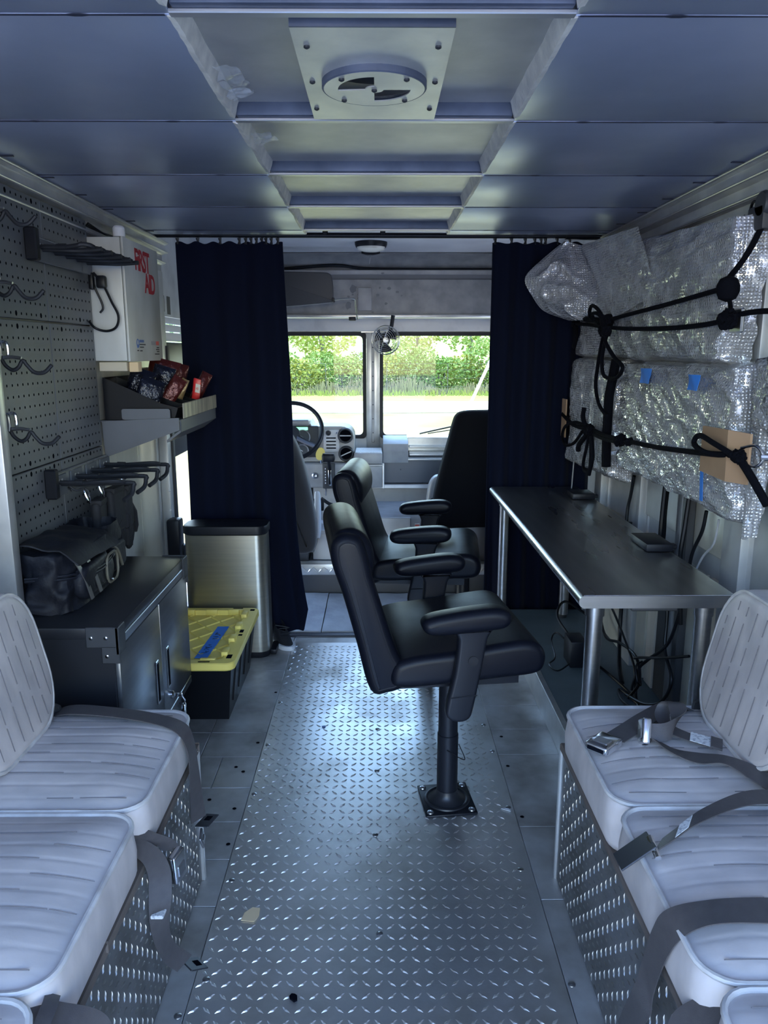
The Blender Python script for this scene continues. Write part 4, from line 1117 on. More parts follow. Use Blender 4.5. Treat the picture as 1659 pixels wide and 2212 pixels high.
def prong_rack(z, y0, y1, n, label, tipdown, reach):
    t = thing('prong_rack', (-1.05, (y0 + y1) / 2, z - .04), label, 'tool rack', 'pronged tool racks on the pegboard')
    obj('rail', MB().rbox(-1.052, -1.040, y0, y1, z - .028, z + .030, .002, 1), 'steel', t)
    obj('end_cap', MB().rbox(-1.056, -1.02, y0 - .028, y0 + .002, z - .045, z + .05, .004, 1), 'plastic_black', t)
    for k in range(n):
        y = y0 + .045 + (y1 - y0 - .09) * k / (n - 1)
        pl_ = obj('prong_plate', MB().rbox(-1.040, -1.034, y - .05, y + .05, z - .045, z + .024, .002, 1), 'shelf_grey', t)
        for q in range(2):
            obj('plate_slot', MB().box(-1.0345, -1.0335, y - .02 + q * .025, y - .008 + q * .025, z + .002, z + .010), 'rail_alu', pl_)
        pp = [(-1.034, y - .008, z), (-.98, y - .008, z - .001), (-.965, y - .010, z - .002), (-.92, y - .02, z + .002), (reach - .03, y - .020, z + .006), (reach - .008, y - .012, z + .004), (reach, y, z)]
        pq = [(-1.034, y + .004, z - .006), (-.96, y + .004, z - .008), (-.92, y + .014, z - .008), (reach + .02, y + .012, z - .004)]
        if tipdown:
            pq += [(reach + .028, y + .006, z - .016), (reach + .026, y - .01, z - .038), (reach + .012, y - .045, z - .052)]
        obj('prong', MB().tube(crom(pp, 4), .0072, 8).tube([(-.985, y - .008, z), (-.955, y - .012, z)], .0095, 8), 'rubber', t)
        obj('prong', MB().tube(crom(pq, 4), .0075, 8), 'rubber', t)
    return t
prong_rack(1.735, 2.44, 2.90, 5, 'upper black prong rack sticking out in front of the first aid box', False, -.875)
prong_rack(1.005, 2.43, 2.935, 4, 'lower black prong rack with bent tips above the hanging gloves', True, -.83)
# cord hanging from the upper rack
cd = obj('hanging_cord', MB().tube(crom([(-1.03, 2.90, 1.70), (-1.0, 2.905, 1.66), (-.975, 2.91, 1.60), (-.955, 2.915, 1.55), (-.965, 2.915, 1.51), (-1.0, 2.915, 1.495), (-1.04, 2.91, 1.505), (-1.055, 2.89, 1.53)], 6), .0045, 8)
         .tube(crom([(-1.035, 2.90, 1.70), (-1.03, 2.905, 1.65), (-1.012, 2.91, 1.60), (-1.008, 2.912, 1.575), (-1.02, 2.912, 1.56)], 5), .004, 8)
         .rbox(-1.02, -.985, 2.885, 2.915, 1.645, 1.69, .008, 2).rbox(-1.046, -1.028, 2.885, 2.91, 1.64, 1.70, .006, 2), 'cable',
         label='thin black cord looping against the side of the first aid box', cat='cord')

# ---------------- wall mounted first aid box
fa = thing('first_aid_box', (-1.0, 3.17, 1.385), 'white steel first aid box with red lettering on the left wall', 'first aid kit')
FX = -.930
obj('body', MB().rbox(-1.075, FX - .012, 2.946, 3.385, 1.386, 1.830, .004, 2), 'firstaid_white', fa)
dr_ = obj('door', MB().rbox(FX - .010, FX, 2.944, 3.387, 1.384, 1.832, .003, 2), 'firstaid_white', fa)
fa_fn = lambda u, v, d: (FX + .0004 + d, u, v)
obj('lettering', text_mb('FiRST', .092, lambda u, v, d: fa_fn(3.070 + u * 1.0, 1.730 + v * 1.2, d), spacing=.88, bold=.0022), 'print_red', dr_)
obj('lettering', text_mb('AID', .092, lambda u, v, d: fa_fn(3.185 + u * 1.0, 1.652 + v * 1.15, d), spacing=.88, bold=.0022), 'print_red', dr_)
pr_ = MB()
obj('logo_ring', MB().tube([(FX + .0006, 3.045 + .014 * math.cos(a), 1.452 + .016 * math.sin(a)) for a in [2 * PI * k / 20 for k in range(20)]], .0018, 4, closed=True).box(FX, FX + .0008, 3.034, 3.056, 1.436, 1.448), 'print_blue', dr_)
obj('print_line', MB().box(FX, FX + .0008, 3.068, 3.125, 1.456, 1.466), 'print_blue', dr_)
for y0, y1, z in ((3.068, 3.145, 1.448), (3.07, 3.12, 1.438), (3.07, 3.10, 1.424), (3.035, 3.055, 1.425), (3.30, 3.335, 1.437), (3.29, 3.335, 1.429), (3.30, 3.335, 1.421), (3.27, 3.335, 1.411)):
    obj('print_line', MB().box(FX, FX + .0008, y0, y1, z - .0022, z + .0022), 'print_black', dr_)
obj('print_line', MB().box(FX, FX + .0008, 3.225, 3.29, 1.447, 1.463), 'cable_grey', dr_)
obj('print_line', MB().box(FX, FX + .0008, 3.29, 3.335, 1.447, 1.463), 'print_red_light', dr_)
obj('tape_roll', MB().lathe([(.016, 1.832), (.022, 1.835), (.022, 1.865), (.016, 1.872), (.008, 1.872)], (-.955, 2.985, 0), 20), 'blanket_white', label='white roll standing on top of the first aid box', cat='roll')
wires = MB()
for k in range(3):
    wires.tube(crom([(-1.06 + .004 * k, 2.945, 1.868 + .004 * k), (-1.04 + .004 * k, 3.05, 1.858 - .002 * k), (-1.05, 3.2, 1.866), (-1.045, 3.42, 1.858 + .004 * k), (-1.05, 3.55, 1.83 - .008 * k), (-1.07, 3.75, 1.815 - .005 * k)], 5), .0035, 6)
obj('cable_bundle', wires, 'cable', label='thin dark cables along the wall rail above the first aid box', cat='cable')

# ---------------- metal shelf with parts bins
sh = thing('wall_shelf', (-.92, 3.3, 1.0), 'grey steel bracket shelf under the first aid box', 'shelf')
obj('shelf_pan', MB().rbox(-1.075, -.765, 2.965, 3.62, 1.155, 1.162, .002, 1), 'shelf_grey', sh)
obj('side_bracket', MB().prism([(-1.06, 1.160), (-.765, 1.172), (-.765, 1.125), (-1.055, 1.02)], lambda u, v, d: (u, d, v), 2.958, 2.965), 'shelf_grey', sh)
obj('side_bracket', MB().prism([(-1.06, 1.160), (-.765, 1.172), (-.765, 1.125), (-1.055, 1.02)], lambda u, v, d: (u, d, v), 3.61, 3.617), 'shelf_grey', sh)
obj('side_lip', MB().prism(rrect(-.985, -.80, 1.165, 1.206, .008), lambda u, v, d: (u, d, v), 2.967, 2.972), 'shelf_grey', sh)
obj('front_lip', MB().rbox(-.768, -.762, 2.975, 3.62, 1.115, 1.165, .002, 1), 'shelf_grey', sh)
obj('front_flange', MB().rbox(-.763, -.757, 3.01, 3.62, 1.165, 1.225, .002, 1), 'shelf_worn', sh)
obj('underside_lip', MB().prism([(-.765, 1.125), (-.765, 1.115), (-.82, 1.075), (-.82, 1.085)], lambda u, v, d: (u, d, v), 2.975, 3.62), 'shelf_grey', sh)
def parts_bin(y0, y1, label, front_m='bin_plastic', zz=1.164):
    t = thing('parts_bin', (-.9, (y0 + y1) / 2, zz), label, 'bin', 'black sloped parts bins on the wall shelf')
    side = [(-1.05, zz), (-.79, zz), (-.775, zz + .045), (-.84, zz + .062), (-1.03, zz + .15), (-1.055, zz + .16)]
    f = lambda u, v, d: (u, d, v)
    obj('bin_side', MB().prism(side, f, y0 + .002, y0 + .005), 'bin_plastic', t)
    obj('bin_side', MB().prism(side, f, y1 - .005, y1 - .002), 'bin_plastic', t)
    obj('bin_bottom', MB().box(-1.05, -.79, y0 + .004, y1 - .004, zz, zz + .004), 'bin_plastic', t)
    obj('bin_front', MB().prism([(-.793, zz), (-.789, zz), (-.774, zz + .045), (-.779, zz + .045)], f, y0 + .004, y1 - .004), front_m, t)
    obj('bin_rear', MB().box(-1.056, -1.05, y0 + .003, y1 - .003, zz, zz + .16), 'bin_plastic', t)
    return t
parts_bin(2.985, 3.135, 'nearest black parts bin on the shelf with dark foil bags')
parts_bin(3.138, 3.27, 'second black parts bin on the shelf with pouches', 'bin_label')
parts_bin(3.273, 3.40, 'third black parts bin on the shelf with pale front label', 'bin_label')
parts_bin(3.403, 3.53, 'fourth black parts bin on the shelf with the red packet')
def pouch(c, w, h, t_, m, rot, label, cat='pouch', group='snack pouches in the parts bins'):
    mt = Matrix.Translation(c) @ Matrix.Rotation(rot[2], 4, 'Z') @ Matrix.Rotation(rot[1], 4, 'Y') @ Matrix.Rotation(rot[0], 4, 'X')
    seed = random.random() * 50
    def f(u, v):
        a = 2 * PI * u; vv = v * 2 - 1
        th = t_ * (1 - vv ** 4) + .002
        x = math.cos(a) * w / 2; y = math.sin(a) * th / 2
        x = math.copysign(abs(math.cos(a)) ** .5, math.cos(a)) * w / 2
        n_ = noise.noise((x * 30 + seed, vv * 3, a)) * .004
        return mt @ Vector((x, y + n_, vv * h / 2))
    return obj('pouch', MB().grid(20, 14, f, closeu=True), m, label=label, cat=cat, group=group)
pouch((-.90, 3.04, 1.245), .10, .15, .04, 'foil_blue', (0, .35, .4), 'dark crinkled foil pouch in the nearest parts bin')
pouch((-.95, 3.09, 1.27), .10, .17, .05, 'foil_blue', (0, .3, .2), 'second dark foil pouch leaning at the back of the nearest bin')
pouch((-.85, 3.165, 1.245), .06, .17, .03, 'foil_red', (0, .6, .3), 'deep red foil pouch slanting in the second bin')
pouch((-.835, 3.19, 1.25), .022, .15, .018, 'foil_brown', (0, .62, .3), 'slim golden wrapped bar beside the red pouch')
pouch((-.90, 3.23, 1.29), .09, .15, .04, 'foil_blue', (0, .3, .1), 'dark pouch standing behind the golden bar')
pouch((-.84, 3.31, 1.25), .03, .12, .02, 'foil_brown', (0, .4, .2), 'small brown wrapped bar in the third bin')
pouch((-.93, 3.36, 1.31), .13, .16, .05, 'foil_red', (0, .25, .2), 'dark red bag standing tall in the third bin')
pouch((-.94, 3.50, 1.32), .16, .12, .06, 'foil_red', (0, .25, .1), 'dark red bag at the far end of the shelf bins')
pouch((-.81, 3.54, 1.26), .05, .15, .05, 'foil_red', (0, .5, .3), 'dark red bag bulging over the last bin')
pk = thing('red_packet', (-.80, 3.44, 1.21), 'bright red packet with white lettering in the last parts bin', 'packet')
mt = Matrix.Translation((-.805, 3.44, 1.255)) @ Matrix.Rotation(math.radians(62), 4, 'Z') @ Matrix.Rotation(math.radians(12), 4, 'Y')
obj('packet_body', MB().rbox(-.022, .022, -.005, .005, -.048, .05, .004, 2, mt), 'packet_red', pk)
obj('packet_label', MB().box(-.014, .016, -.0058, -.005, -.012, .026, mt), 'packet_white', pk)
obj('packet_lettering', text_mb('HEI', .016, lambda u, v, d: mt @ Vector((-.013 + u * .8, -.0062 - d, .0 + v)), .0002), 'packet_red', pk)
obj('carton', MB().rbox(-1.06, -.955, 2.975, 3.03, 1.348, 1.382, .002, 1), 'carton', label='pale carton lying under the near corner of the first aid box', cat='carton')
obj('carton', MB().rbox(-.95, -.915, 2.985, 3.03, 1.345, 1.382, .002, 1), 'paper_tan', label='small printed carton under the first aid box door', cat='carton')

# ---------------- black tool cabinet
CB = thing('tool_cabinet', (-.88, 2.34, 0), 'black steel tool cabinet with two doors beside the left bench', 'cabinet')
CX, CY0, CY1, CZ = -.705, 1.965, 2.715, .692
obj('body', MB().rbox(-1.07, CX - .014, CY0 + .004, CY1 - .004, .205, CZ - .03, .003, 1), 'cabinet_black', CB)
obj('top', MB().rbox(-1.075, CX, CY0, CY1, CZ - .032, CZ, .003, 2), 'cabinet_black', CB)
obj('top_rail', MB().rbox(CX - .012, CX + .001, CY0 + .03, CY1 - .03, CZ - .06, CZ - .034, .002, 1), 'cabinet_door', CB)
for y0, y1, nm in ((CY0 + .006, 2.352, 0), (2.356, CY1 - .006, 1)):
    d_ = obj('door', MB().rbox(CX - .014, CX, y0, y1, .235, CZ - .064, .003, 2), 'cabinet_door', CB)
    yh = 2.292 if nm == 0 else 2.412
    obj('recess_handle', MB().rbox(CX - .001, CX + .0035, yh - .014, yh + .014, .318, .462, .002, 1), 'steel', d_)
    obj('handle_pocket', MB().rbox(CX + .002, CX + .0045, yh - .009, yh + .009, .326, .454, .001, 1), 'hole_dark', d_)
obj('base_rail', MB().rbox(CX - .014, CX, CY0 + .006, CY1 - .006, .205, .232, .002, 1), 'cabinet_door', CB)
for y0, y1, zz in ((CY0 - .004, CY0 + .05, CZ), (CY1 - .05, CY1 + .004, CZ)):
    cb = obj('corner_guard', MB().rbox(CX - .085, CX + .004, y0 if y0 < 2.2 else y1 - .008, y0 + .008 if y0 < 2.2 else y1, CZ - .055, CZ + .003, .002, 1)
             .rbox(CX - .045, CX + .004, y0 if y0 < 2.2 else y1 - .008, y0 + .008 if y0 < 2.2 else y1, CZ - .10, CZ - .05, .002, 1)
             .rbox(CX - .006, CX + .005, y0, y1, CZ - .075, CZ + .003, .002, 1), 'plastic_dark', CB)
    if y0 < 2.2:
        for x, z in ((CX - .07, CZ - .026), (CX - .03, CZ - .026), (CX - .03, CZ - .078)):
            obj('guard_screw', MB().lathe([(.006, 0), (.005, -.003), (.002, -.004)], (x, y0, z), 12, 'y'), 'chrome', cb)
obj('corner_guard', MB().rbox(-1.07, -.99, CY0 - .004, CY0 + .004, CZ - .06, CZ - .002, .002, 1), 'plastic_dark', CB)
obj('lock', MB().lathe([(.014, 0), (.014, .008), (.009, .012)], (CX, 2.425, .285), 16, 'x'), 'chrome', CB)
obj('lock_key', MB().rbox(CX + .012, CX + .04, 2.422, 2.428, .277, .293, .003, 2).tube(crom([(CX + .036, 2.425, .285), (CX + .045, 2.43, .262), (CX + .04, 2.44, .245)]), .003, 6).rbox(CX + .03, CX + .045, 2.432, 2.452, .20, .245, .004, 2), 'chrome', CB)
for y in (CY0 + .05, CY1 - .05):
    for x in (-1.03, CX - .05):
        w_ = obj('caster', MB().lathe([(.030, -.014), (.036, -.008), (.036, .008), (.030, .014)], (x, y, .0365), 20, 'x'), 'rubber', CB)
        obj('caster_fork', MB().rbox(x - .022, x + .022, y - .018, y + .018, .06, .206, .004, 1), 'steel_dark', w_)
obj('cloth_bag', MB().grid(20, 12, lambda u, v: (-.76 + .055 * math.cos(2 * PI * u) * (1 - .5 * v), 2.60 + .09 * math.sin(2 * PI * u) * (1 - .4 * v), .002 + .17 * v + .008 * noise.noise((u * 6, v * 4, 1))), closeu=True), 'platform_paint',
    label='small dull green cloth bag under the black cabinet', cat='bag')

# ---------------- dark canvas bag standing on the cabinet
bg_ = thing('canvas_bag', (-.95, 2.25, CZ), 'slumped dark canvas tool bag standing on the black cabinet', 'bag')
def bagf(u, v):
    a = 2 * PI * u
    c, s_ = math.cos(a), math.sin(a)
    ex = lambda q: math.copysign(abs(q) ** .55, q)
    w = .085 * (1.0 - .16 * v); d = .20 * (1.0 - .1 * v)
    z = CZ + .002 + .165 * v - .02 * v * (.5 + .5 * s_)
    n_ = .016 * noise.noise((c * 2.2, s_ * 2.2, v * 2.6)) + .008 * noise.noise((c * 6, s_ * 6, v * 6))
    x, y = -.945 + ex(c) * (w + n_), 2.262 + ex(s_) * (d + n_)
    return (x, y, z + n_ * .8)
bgm = MB().grid(56, 24, bagf, closeu=True)
o0 = len(bgm.v); bgm.v.append((-.945, 2.262, CZ + .16)); bgm.f += [(23 * 56 + k, 23 * 56 + (k + 1) % 56, o0) for k in range(56)]
obj('bag_body', bgm, 'bag_canvas', bg_, smooth=70)
def flap(u, v):
    y = 2.08 + .35 * u; t = v
    x = -1.02 + .18 * t; z = CZ + .178 - .03 * t * t - .10 * max(0, t - .75) + .012 * noise.noise((u * 4, v * 3, 7)) + .02 * (1 - u)
    return (x, y, z)
obj('bag_flap', MB().sheet(24, 12, flap, .004), 'bag_canvas', bg_, smooth=70)
obj('front_pocket', MB().pad(rrect(2.12, 2.36, CZ + .02, CZ + .12, .04), .035, .014, lambda u, v, d: (-.862 + d + .006 * math.sin(u * 50), u, v)), 'bag_canvas', bg_)
obj('pocket_trim', MB().tube([(-.842, u, v) for u, v in rrect(2.30, 2.40, CZ + .02, CZ + .11, .03)], .004, 6, closed=True), 'bag_trim', bg_)
obj('bag_cord', MB().tube(crom([(-.99, 2.07, CZ + .105), (-.88, 2.10, CZ + .108), (-.845, 2.25, CZ + .09), (-.86, 2.44, CZ + .095)], 6), .004, 6).tube(crom([(-.99, 2.07, CZ + .098), (-.88, 2.10, CZ + .098), (-.843, 2.25, CZ + .082), (-.86, 2.44, CZ + .088)], 6), .004, 6), 'bag_canvas', bg_)
for y in (2.13, 2.20): obj('bag_strap', MB().ribbon(crom([(-.872, y, CZ + .15), (-.848, y + .01, CZ + .09), (-.838, y + .03, CZ + .02)]), crom([(0, 1, 0)] * 3), .022), 'webbing', bg_)
obj('bag_rivet', MB().lathe([(.005, 0), (.003, .003)], (-.838, 2.33, CZ + .03), 10, 'x'), 'chrome', bg_)
# open pouch behind it
pw = thing('canvas_pouch', (-.97, 2.53, CZ), 'dark open canvas pouch between the tool bag and the hanging gloves', 'pouch')
def pwf(u, v):
    a = 2 * PI * u; c, s_ = math.cos(a), math.sin(a)
    ex = lambda q: math.copysign(abs(q) ** .5, q)
    n_ = .010 * noise.noise((c * 3, s_ * 3, v * 4 + 5))
    return (-.97 + ex(c) * (.075 + n_), 2.535 + ex(s_) * (.085 + n_), CZ + .002 + .165 * v)
obj('pouch_body', MB().grid(40, 16, pwf, closeu=True), 'bag_canvas', pw, smooth=70)
obj('pouch_front_pocket', MB().pad(rrect(2.47, 2.60, CZ + .01, CZ + .10, .02), .03, .012, lambda u, v, d: (-.893 + d, u, v)), 'bag_canvas', pw)
obj('pouch_trim', MB().tube(crom([(-.888, 2.47, CZ + .10), (-.875, 2.5, CZ + .08), (-.872, 2.53, CZ + .02)]), .005, 6), 'bag_trim', pw)
# hanging work gloves on little carabiners
def glove(y, x, z, yaw, label):
    t = thing('work_glove', (x, y, z - .24), label, 'glove', 'black work gloves hanging on the pegboard')
    R_ = Matrix.Translation((x, y, z)) @ Matrix.Rotation(yaw, 4, 'Z')
    pts = lambda L: [R_ @ Vector(p) for p in L]
    pal = [(-.048, 0), (-.05, -.07), (-.056, -.12), (-.05, -.15), (.05, -.15), (.055, -.10), (.05, -.06), (.045, 0)]
    obj('palm', MB().pad(crom2(pal, 4), .035, .015, lambda u, v, d: R_ @ Vector((d, u, v))), 'glove', t)
    for k, (o_, l) in enumerate(((-.038, .07), (-.013, .085), (.013, .085), (.037, .07))):
        obj('finger', MB().tube(pts([(0, o_, -.13), (.004, o_, -.15 - l * .5), (.0, o_, -.15 - l * .9), (-.002, o_, -.15 - l)]), [.013, .0135, .012, .006], 8), 'glove', t)
    obj('thumb', MB().tube(pts([(.0, .045, -.07), (.012, .068, -.11), (.015, .075, -.165), (.014, .075, -.19)]), [.015, .015, .013, .007], 8), 'glove', t)
    obj('cuff', MB().rbox(-.022, .022, -.046, .046, -.012, .012, .008, 2, R_), 'glove', t)
    return t
glove(2.86, -.955, .922, .15, 'black work glove at the end of the row hanging over the cabinet')
glove(2.76, -.962, .930, -.1, 'black work glove with wide cuff next to the end glove')
glove(2.66, -.985, .905, .1, 'black work glove hanging behind the canvas pouch')
for y, x in ((2.86, -.965), (2.68, -.985), (2.56, -.99)):
    t = thing('carabiner_hook', (XP, y, .93), {2.86: 'chrome clip hook carrying the end glove', 2.68: 'chrome clip hook above the middle glove', 2.56: 'chrome clip hook nearest the canvas bag'}[y], 'hook', 'small chrome clip hooks on the pegboard')
    obj('hook_wire', MB().tube(crom([(XP, y, .985), (-1.04, y, .975), (-1.02, y, .962), (x, y, .968), (x + .012, y + .006, .95)], 5), .0035, 6), 'plastic_dark', t)
    obj('clip_wire', MB().tube(crom([(x, y - .012, .965), (x + .01, y - .014, .935), (x + .012, y, .918), (x + .008, y + .014, .935), (x, y + .012, .965)], 5, True), .0028, 6, closed=True), 'chrome', t)

# ---------------- stainless bin
tb = thing('trash_bin', (-.71, 3.53, 0), 'slim brushed steel trash bin with black lid beside the left curtain', 'bin')
ol = rrect(-.90, -.522, 3.43, 3.60, .05, 6)
def ringstack(levels):
    mb = MB(); n = len(ol)
    cx, cy = -.711, 3.515
    for z, sc in levels:
        mb.v += [(cx + (x - cx) * sc, cy + (y - cy) * sc, z) for x, y in ol]
    for i in range(len(levels) - 1):
        for k in range(n):
            j = (k + 1) % n
            mb.f.append((i * n + k, i * n + j, (i + 1) * n + j, (i + 1) * n + k))
    mb.f.append(tuple(reversed(range(n)))); mb.f.append(tuple((len(levels) - 1) * n + k for k in range(n)))
    return mb
obj('bin_shell', ringstack([(.012, 1.015), (.03, 1.02), (.595, 1.0)]), 'steel_bin', tb)
obj('bin_base', ringstack([(.0, 1.0), (.012, 1.03), (.028, 1.03), (.03, 1.0)]), 'plastic_black', tb)
obj('bin_lid', ringstack([(.597, 1.0), (.60, 1.03), (.628, 1.035), (.636, 1.02), (.638, .97), (.632, .6)]), 'plastic_black', tb)
obj('bin_foot_pedal', MB().rbox(-.52, -.49, 3.46, 3.58, .004, .03, .006, 2), 'plastic_black', tb)

# ---------------- yellow lidded tote
tt_ = thing('storage_tote', (-.75, 3.05, 0), 'black storage tote with yellow lid between cabinet and steel bin', 'tote')
tx0, tx1, ty0, ty1, tz = -.955, -.548, 2.725, 3.375, .243
tm = MB(); n = 4
bx0, bx1, by0, by1 = tx0 + .03, tx1 - .045, ty0 + .085, ty1 - .06
a_ = [(bx0 - .01, by0, .0), (bx1, by0, .0), (bx1, by1, .0), (bx0, by1, .0), (tx0 + .015, ty0 + .035, tz - .005), (tx1 - .018, ty0 + .035, tz - .005), (tx1 - .018, ty1 - .02, tz - .005), (tx0 + .015, ty1 - .02, tz - .005)]
tm.add(a_, [(0, 3, 2, 1), (4, 5, 6, 7), (0, 1, 5, 4), (1, 2, 6, 5), (2, 3, 7, 6), (3, 0, 4, 7)])
tob = obj('tub', tm, 'tote_black', tt_)
for k in range(4):
    y = ty0 + .13 + k * .125
    f0 = lambda z: bx1 + (tx1 - .018 - bx1) * z / tz
    obj('tub_rib', MB().add([(f0(.06) - .004, y, .06), (f0(.06) + .006, y, .06), (f0(.22) + .006, y, .22), (f0(.22) - .004, y, .22), (f0(.06) - .004, y + .03, .06), (f0(.06) + .006, y + .03, .06), (f0(.22) + .006, y + .03, .22), (f0(.22) - .004, y + .03, .22)],
                            [(0, 1, 2, 3), (7, 6, 5, 4), (0, 4, 5, 1), (1, 5, 6, 2), (2, 6, 7, 3), (3, 7, 4, 0)]), 'tote_black', tob)
lid = MB()
lo = rrect(tx0, tx1, ty0, ty1, .035, 5); li = rrect(tx0 + .045, tx1 - .055, ty0 + .045, ty1 - .04, .02, 5)
def loft(mb, loops, cap0=False, cap1=False):
    n = len(loops[0]); o = len(mb.v)
    for L in loops: mb.v += [tuple(p) for p in L]
    for i in range(len(loops) - 1):
        for k in range(n):
            j = (k + 1) % n
            mb.f.append((o + i * n + k, o + i * n + j, o + (i + 1) * n + j, o + (i + 1) * n + k))
    if cap0: mb.f.append(tuple(o + k for k in reversed(range(n))))
    if cap1: mb.f.append(tuple(o + (len(loops) - 1) * n + k for k in range(n)))
    return mb
w3 = lambda L, z: [(x, y, z) for x, y in L]
lsc = lambda L, q: [((tx0 + tx1) / 2 + (x - (tx0 + tx1) / 2) * q, (ty0 + ty1) / 2 + (y - (ty0 + ty1) / 2) * q) for x, y in L]
loft(lid, [w3(lsc(li, .99), tz - .01), w3(lsc(lo, .985), tz - .006), w3(lo, tz), w3(lo, tz + .022), w3(lsc(lo, .988), tz + .026), w3(lsc(li, 1.01), tz + .026), w3(li, tz + .004)], True, True)
ld = obj('lid', lid, 'tote_yellow', tt_, smooth=25)
ix0, ix1, iy0, iy1 = tx0 + .05, tx1 - .06, ty0 + .05, ty1 - .045
zf = tz + .0055
for fam in (1, -1):
    for c in range(-10, 11):
        # ribs of the diamond pattern, clipped to the sunken field
        pts = []
        for k in range(60):
            x = ix0 + (ix1 - ix0) * k / 59
            y = (iy0 + iy1) / 2 + fam * 1.25 * (x - (ix0 + ix1) / 2) + c * .128
            if iy0 < y < iy1: pts.append((x, y, zf - .0012))
        if len(pts) > 3: obj('lid_rib', MB().tube([pts[0], pts[-1]], .0052, 6), 'tote_yellow', ld)
for k in range(4):
    y = iy0 + .03 + k * .145
    obj('lid_lug', MB().rbox(ix1 - .004, ix1 + .022, y, y + .055, tz + .004, tz + .040, .004, 2), 'tote_yellow', ld)
    if k < 3:
        x = ix0 + .02 + k * .10
        obj('lid_lug', MB().rbox(x, x + .05, iy1 - .004, iy1 + .012, tz + .004, tz + .032, .004, 2), 'tote_yellow', ld)
        obj('lid_lug', MB().rbox(x, x + .06, iy0 - .012, iy0 + .004, tz + .004, tz + .03, .004, 2), 'tote_yellow', ld)
for x, y, a, b in ((tx1 - .03, ty0 + .07, .010, .018), (tx1 - .028, ty0 + .30, .008, .008), (tx1 - .03, ty0 + .345, .008, .016), (tx1 - .028, ty1 - .035, .010, .010), (-.665, ty0 + .018, .022, .004), (-.79, ty0 + .02, .006, .003), (-.645, ty1 - .012, .022, .004)):
    obj('lid_hole', MB().box(x - a, x + a, y - b, y + b, tz + .0255, tz + .0268), 'hole_dark', ld)
tp = obj('painters_tape', MB().sheet(4, 16, lambda u, v: (-.695 + (u - .5) * .05 + .02 * v, iy0 + .045 + .35 * v, zf + .0035 + .0012 * math.sin(v * 40)), .0008), 'tape_blue', ld, label='strip of blue masking tape with pen writing')
hw = MB()
rh = random.Random(5)
for k in range(12):
    if k in (5, 6, 7): continue
    y = iy0 + .085 + k * .02; xx = -.693 + .02 * (y - iy0 - .045) / .35
    q = [(xx + rh.uniform(-.013, .013), y + rh.uniform(0, .016), zf + .0052) for _ in range(4)]
    hw.tube(crom(q, 3), .0009, 4)
obj('pen_writing', hw, 'print_black', ld, kind='stuff')

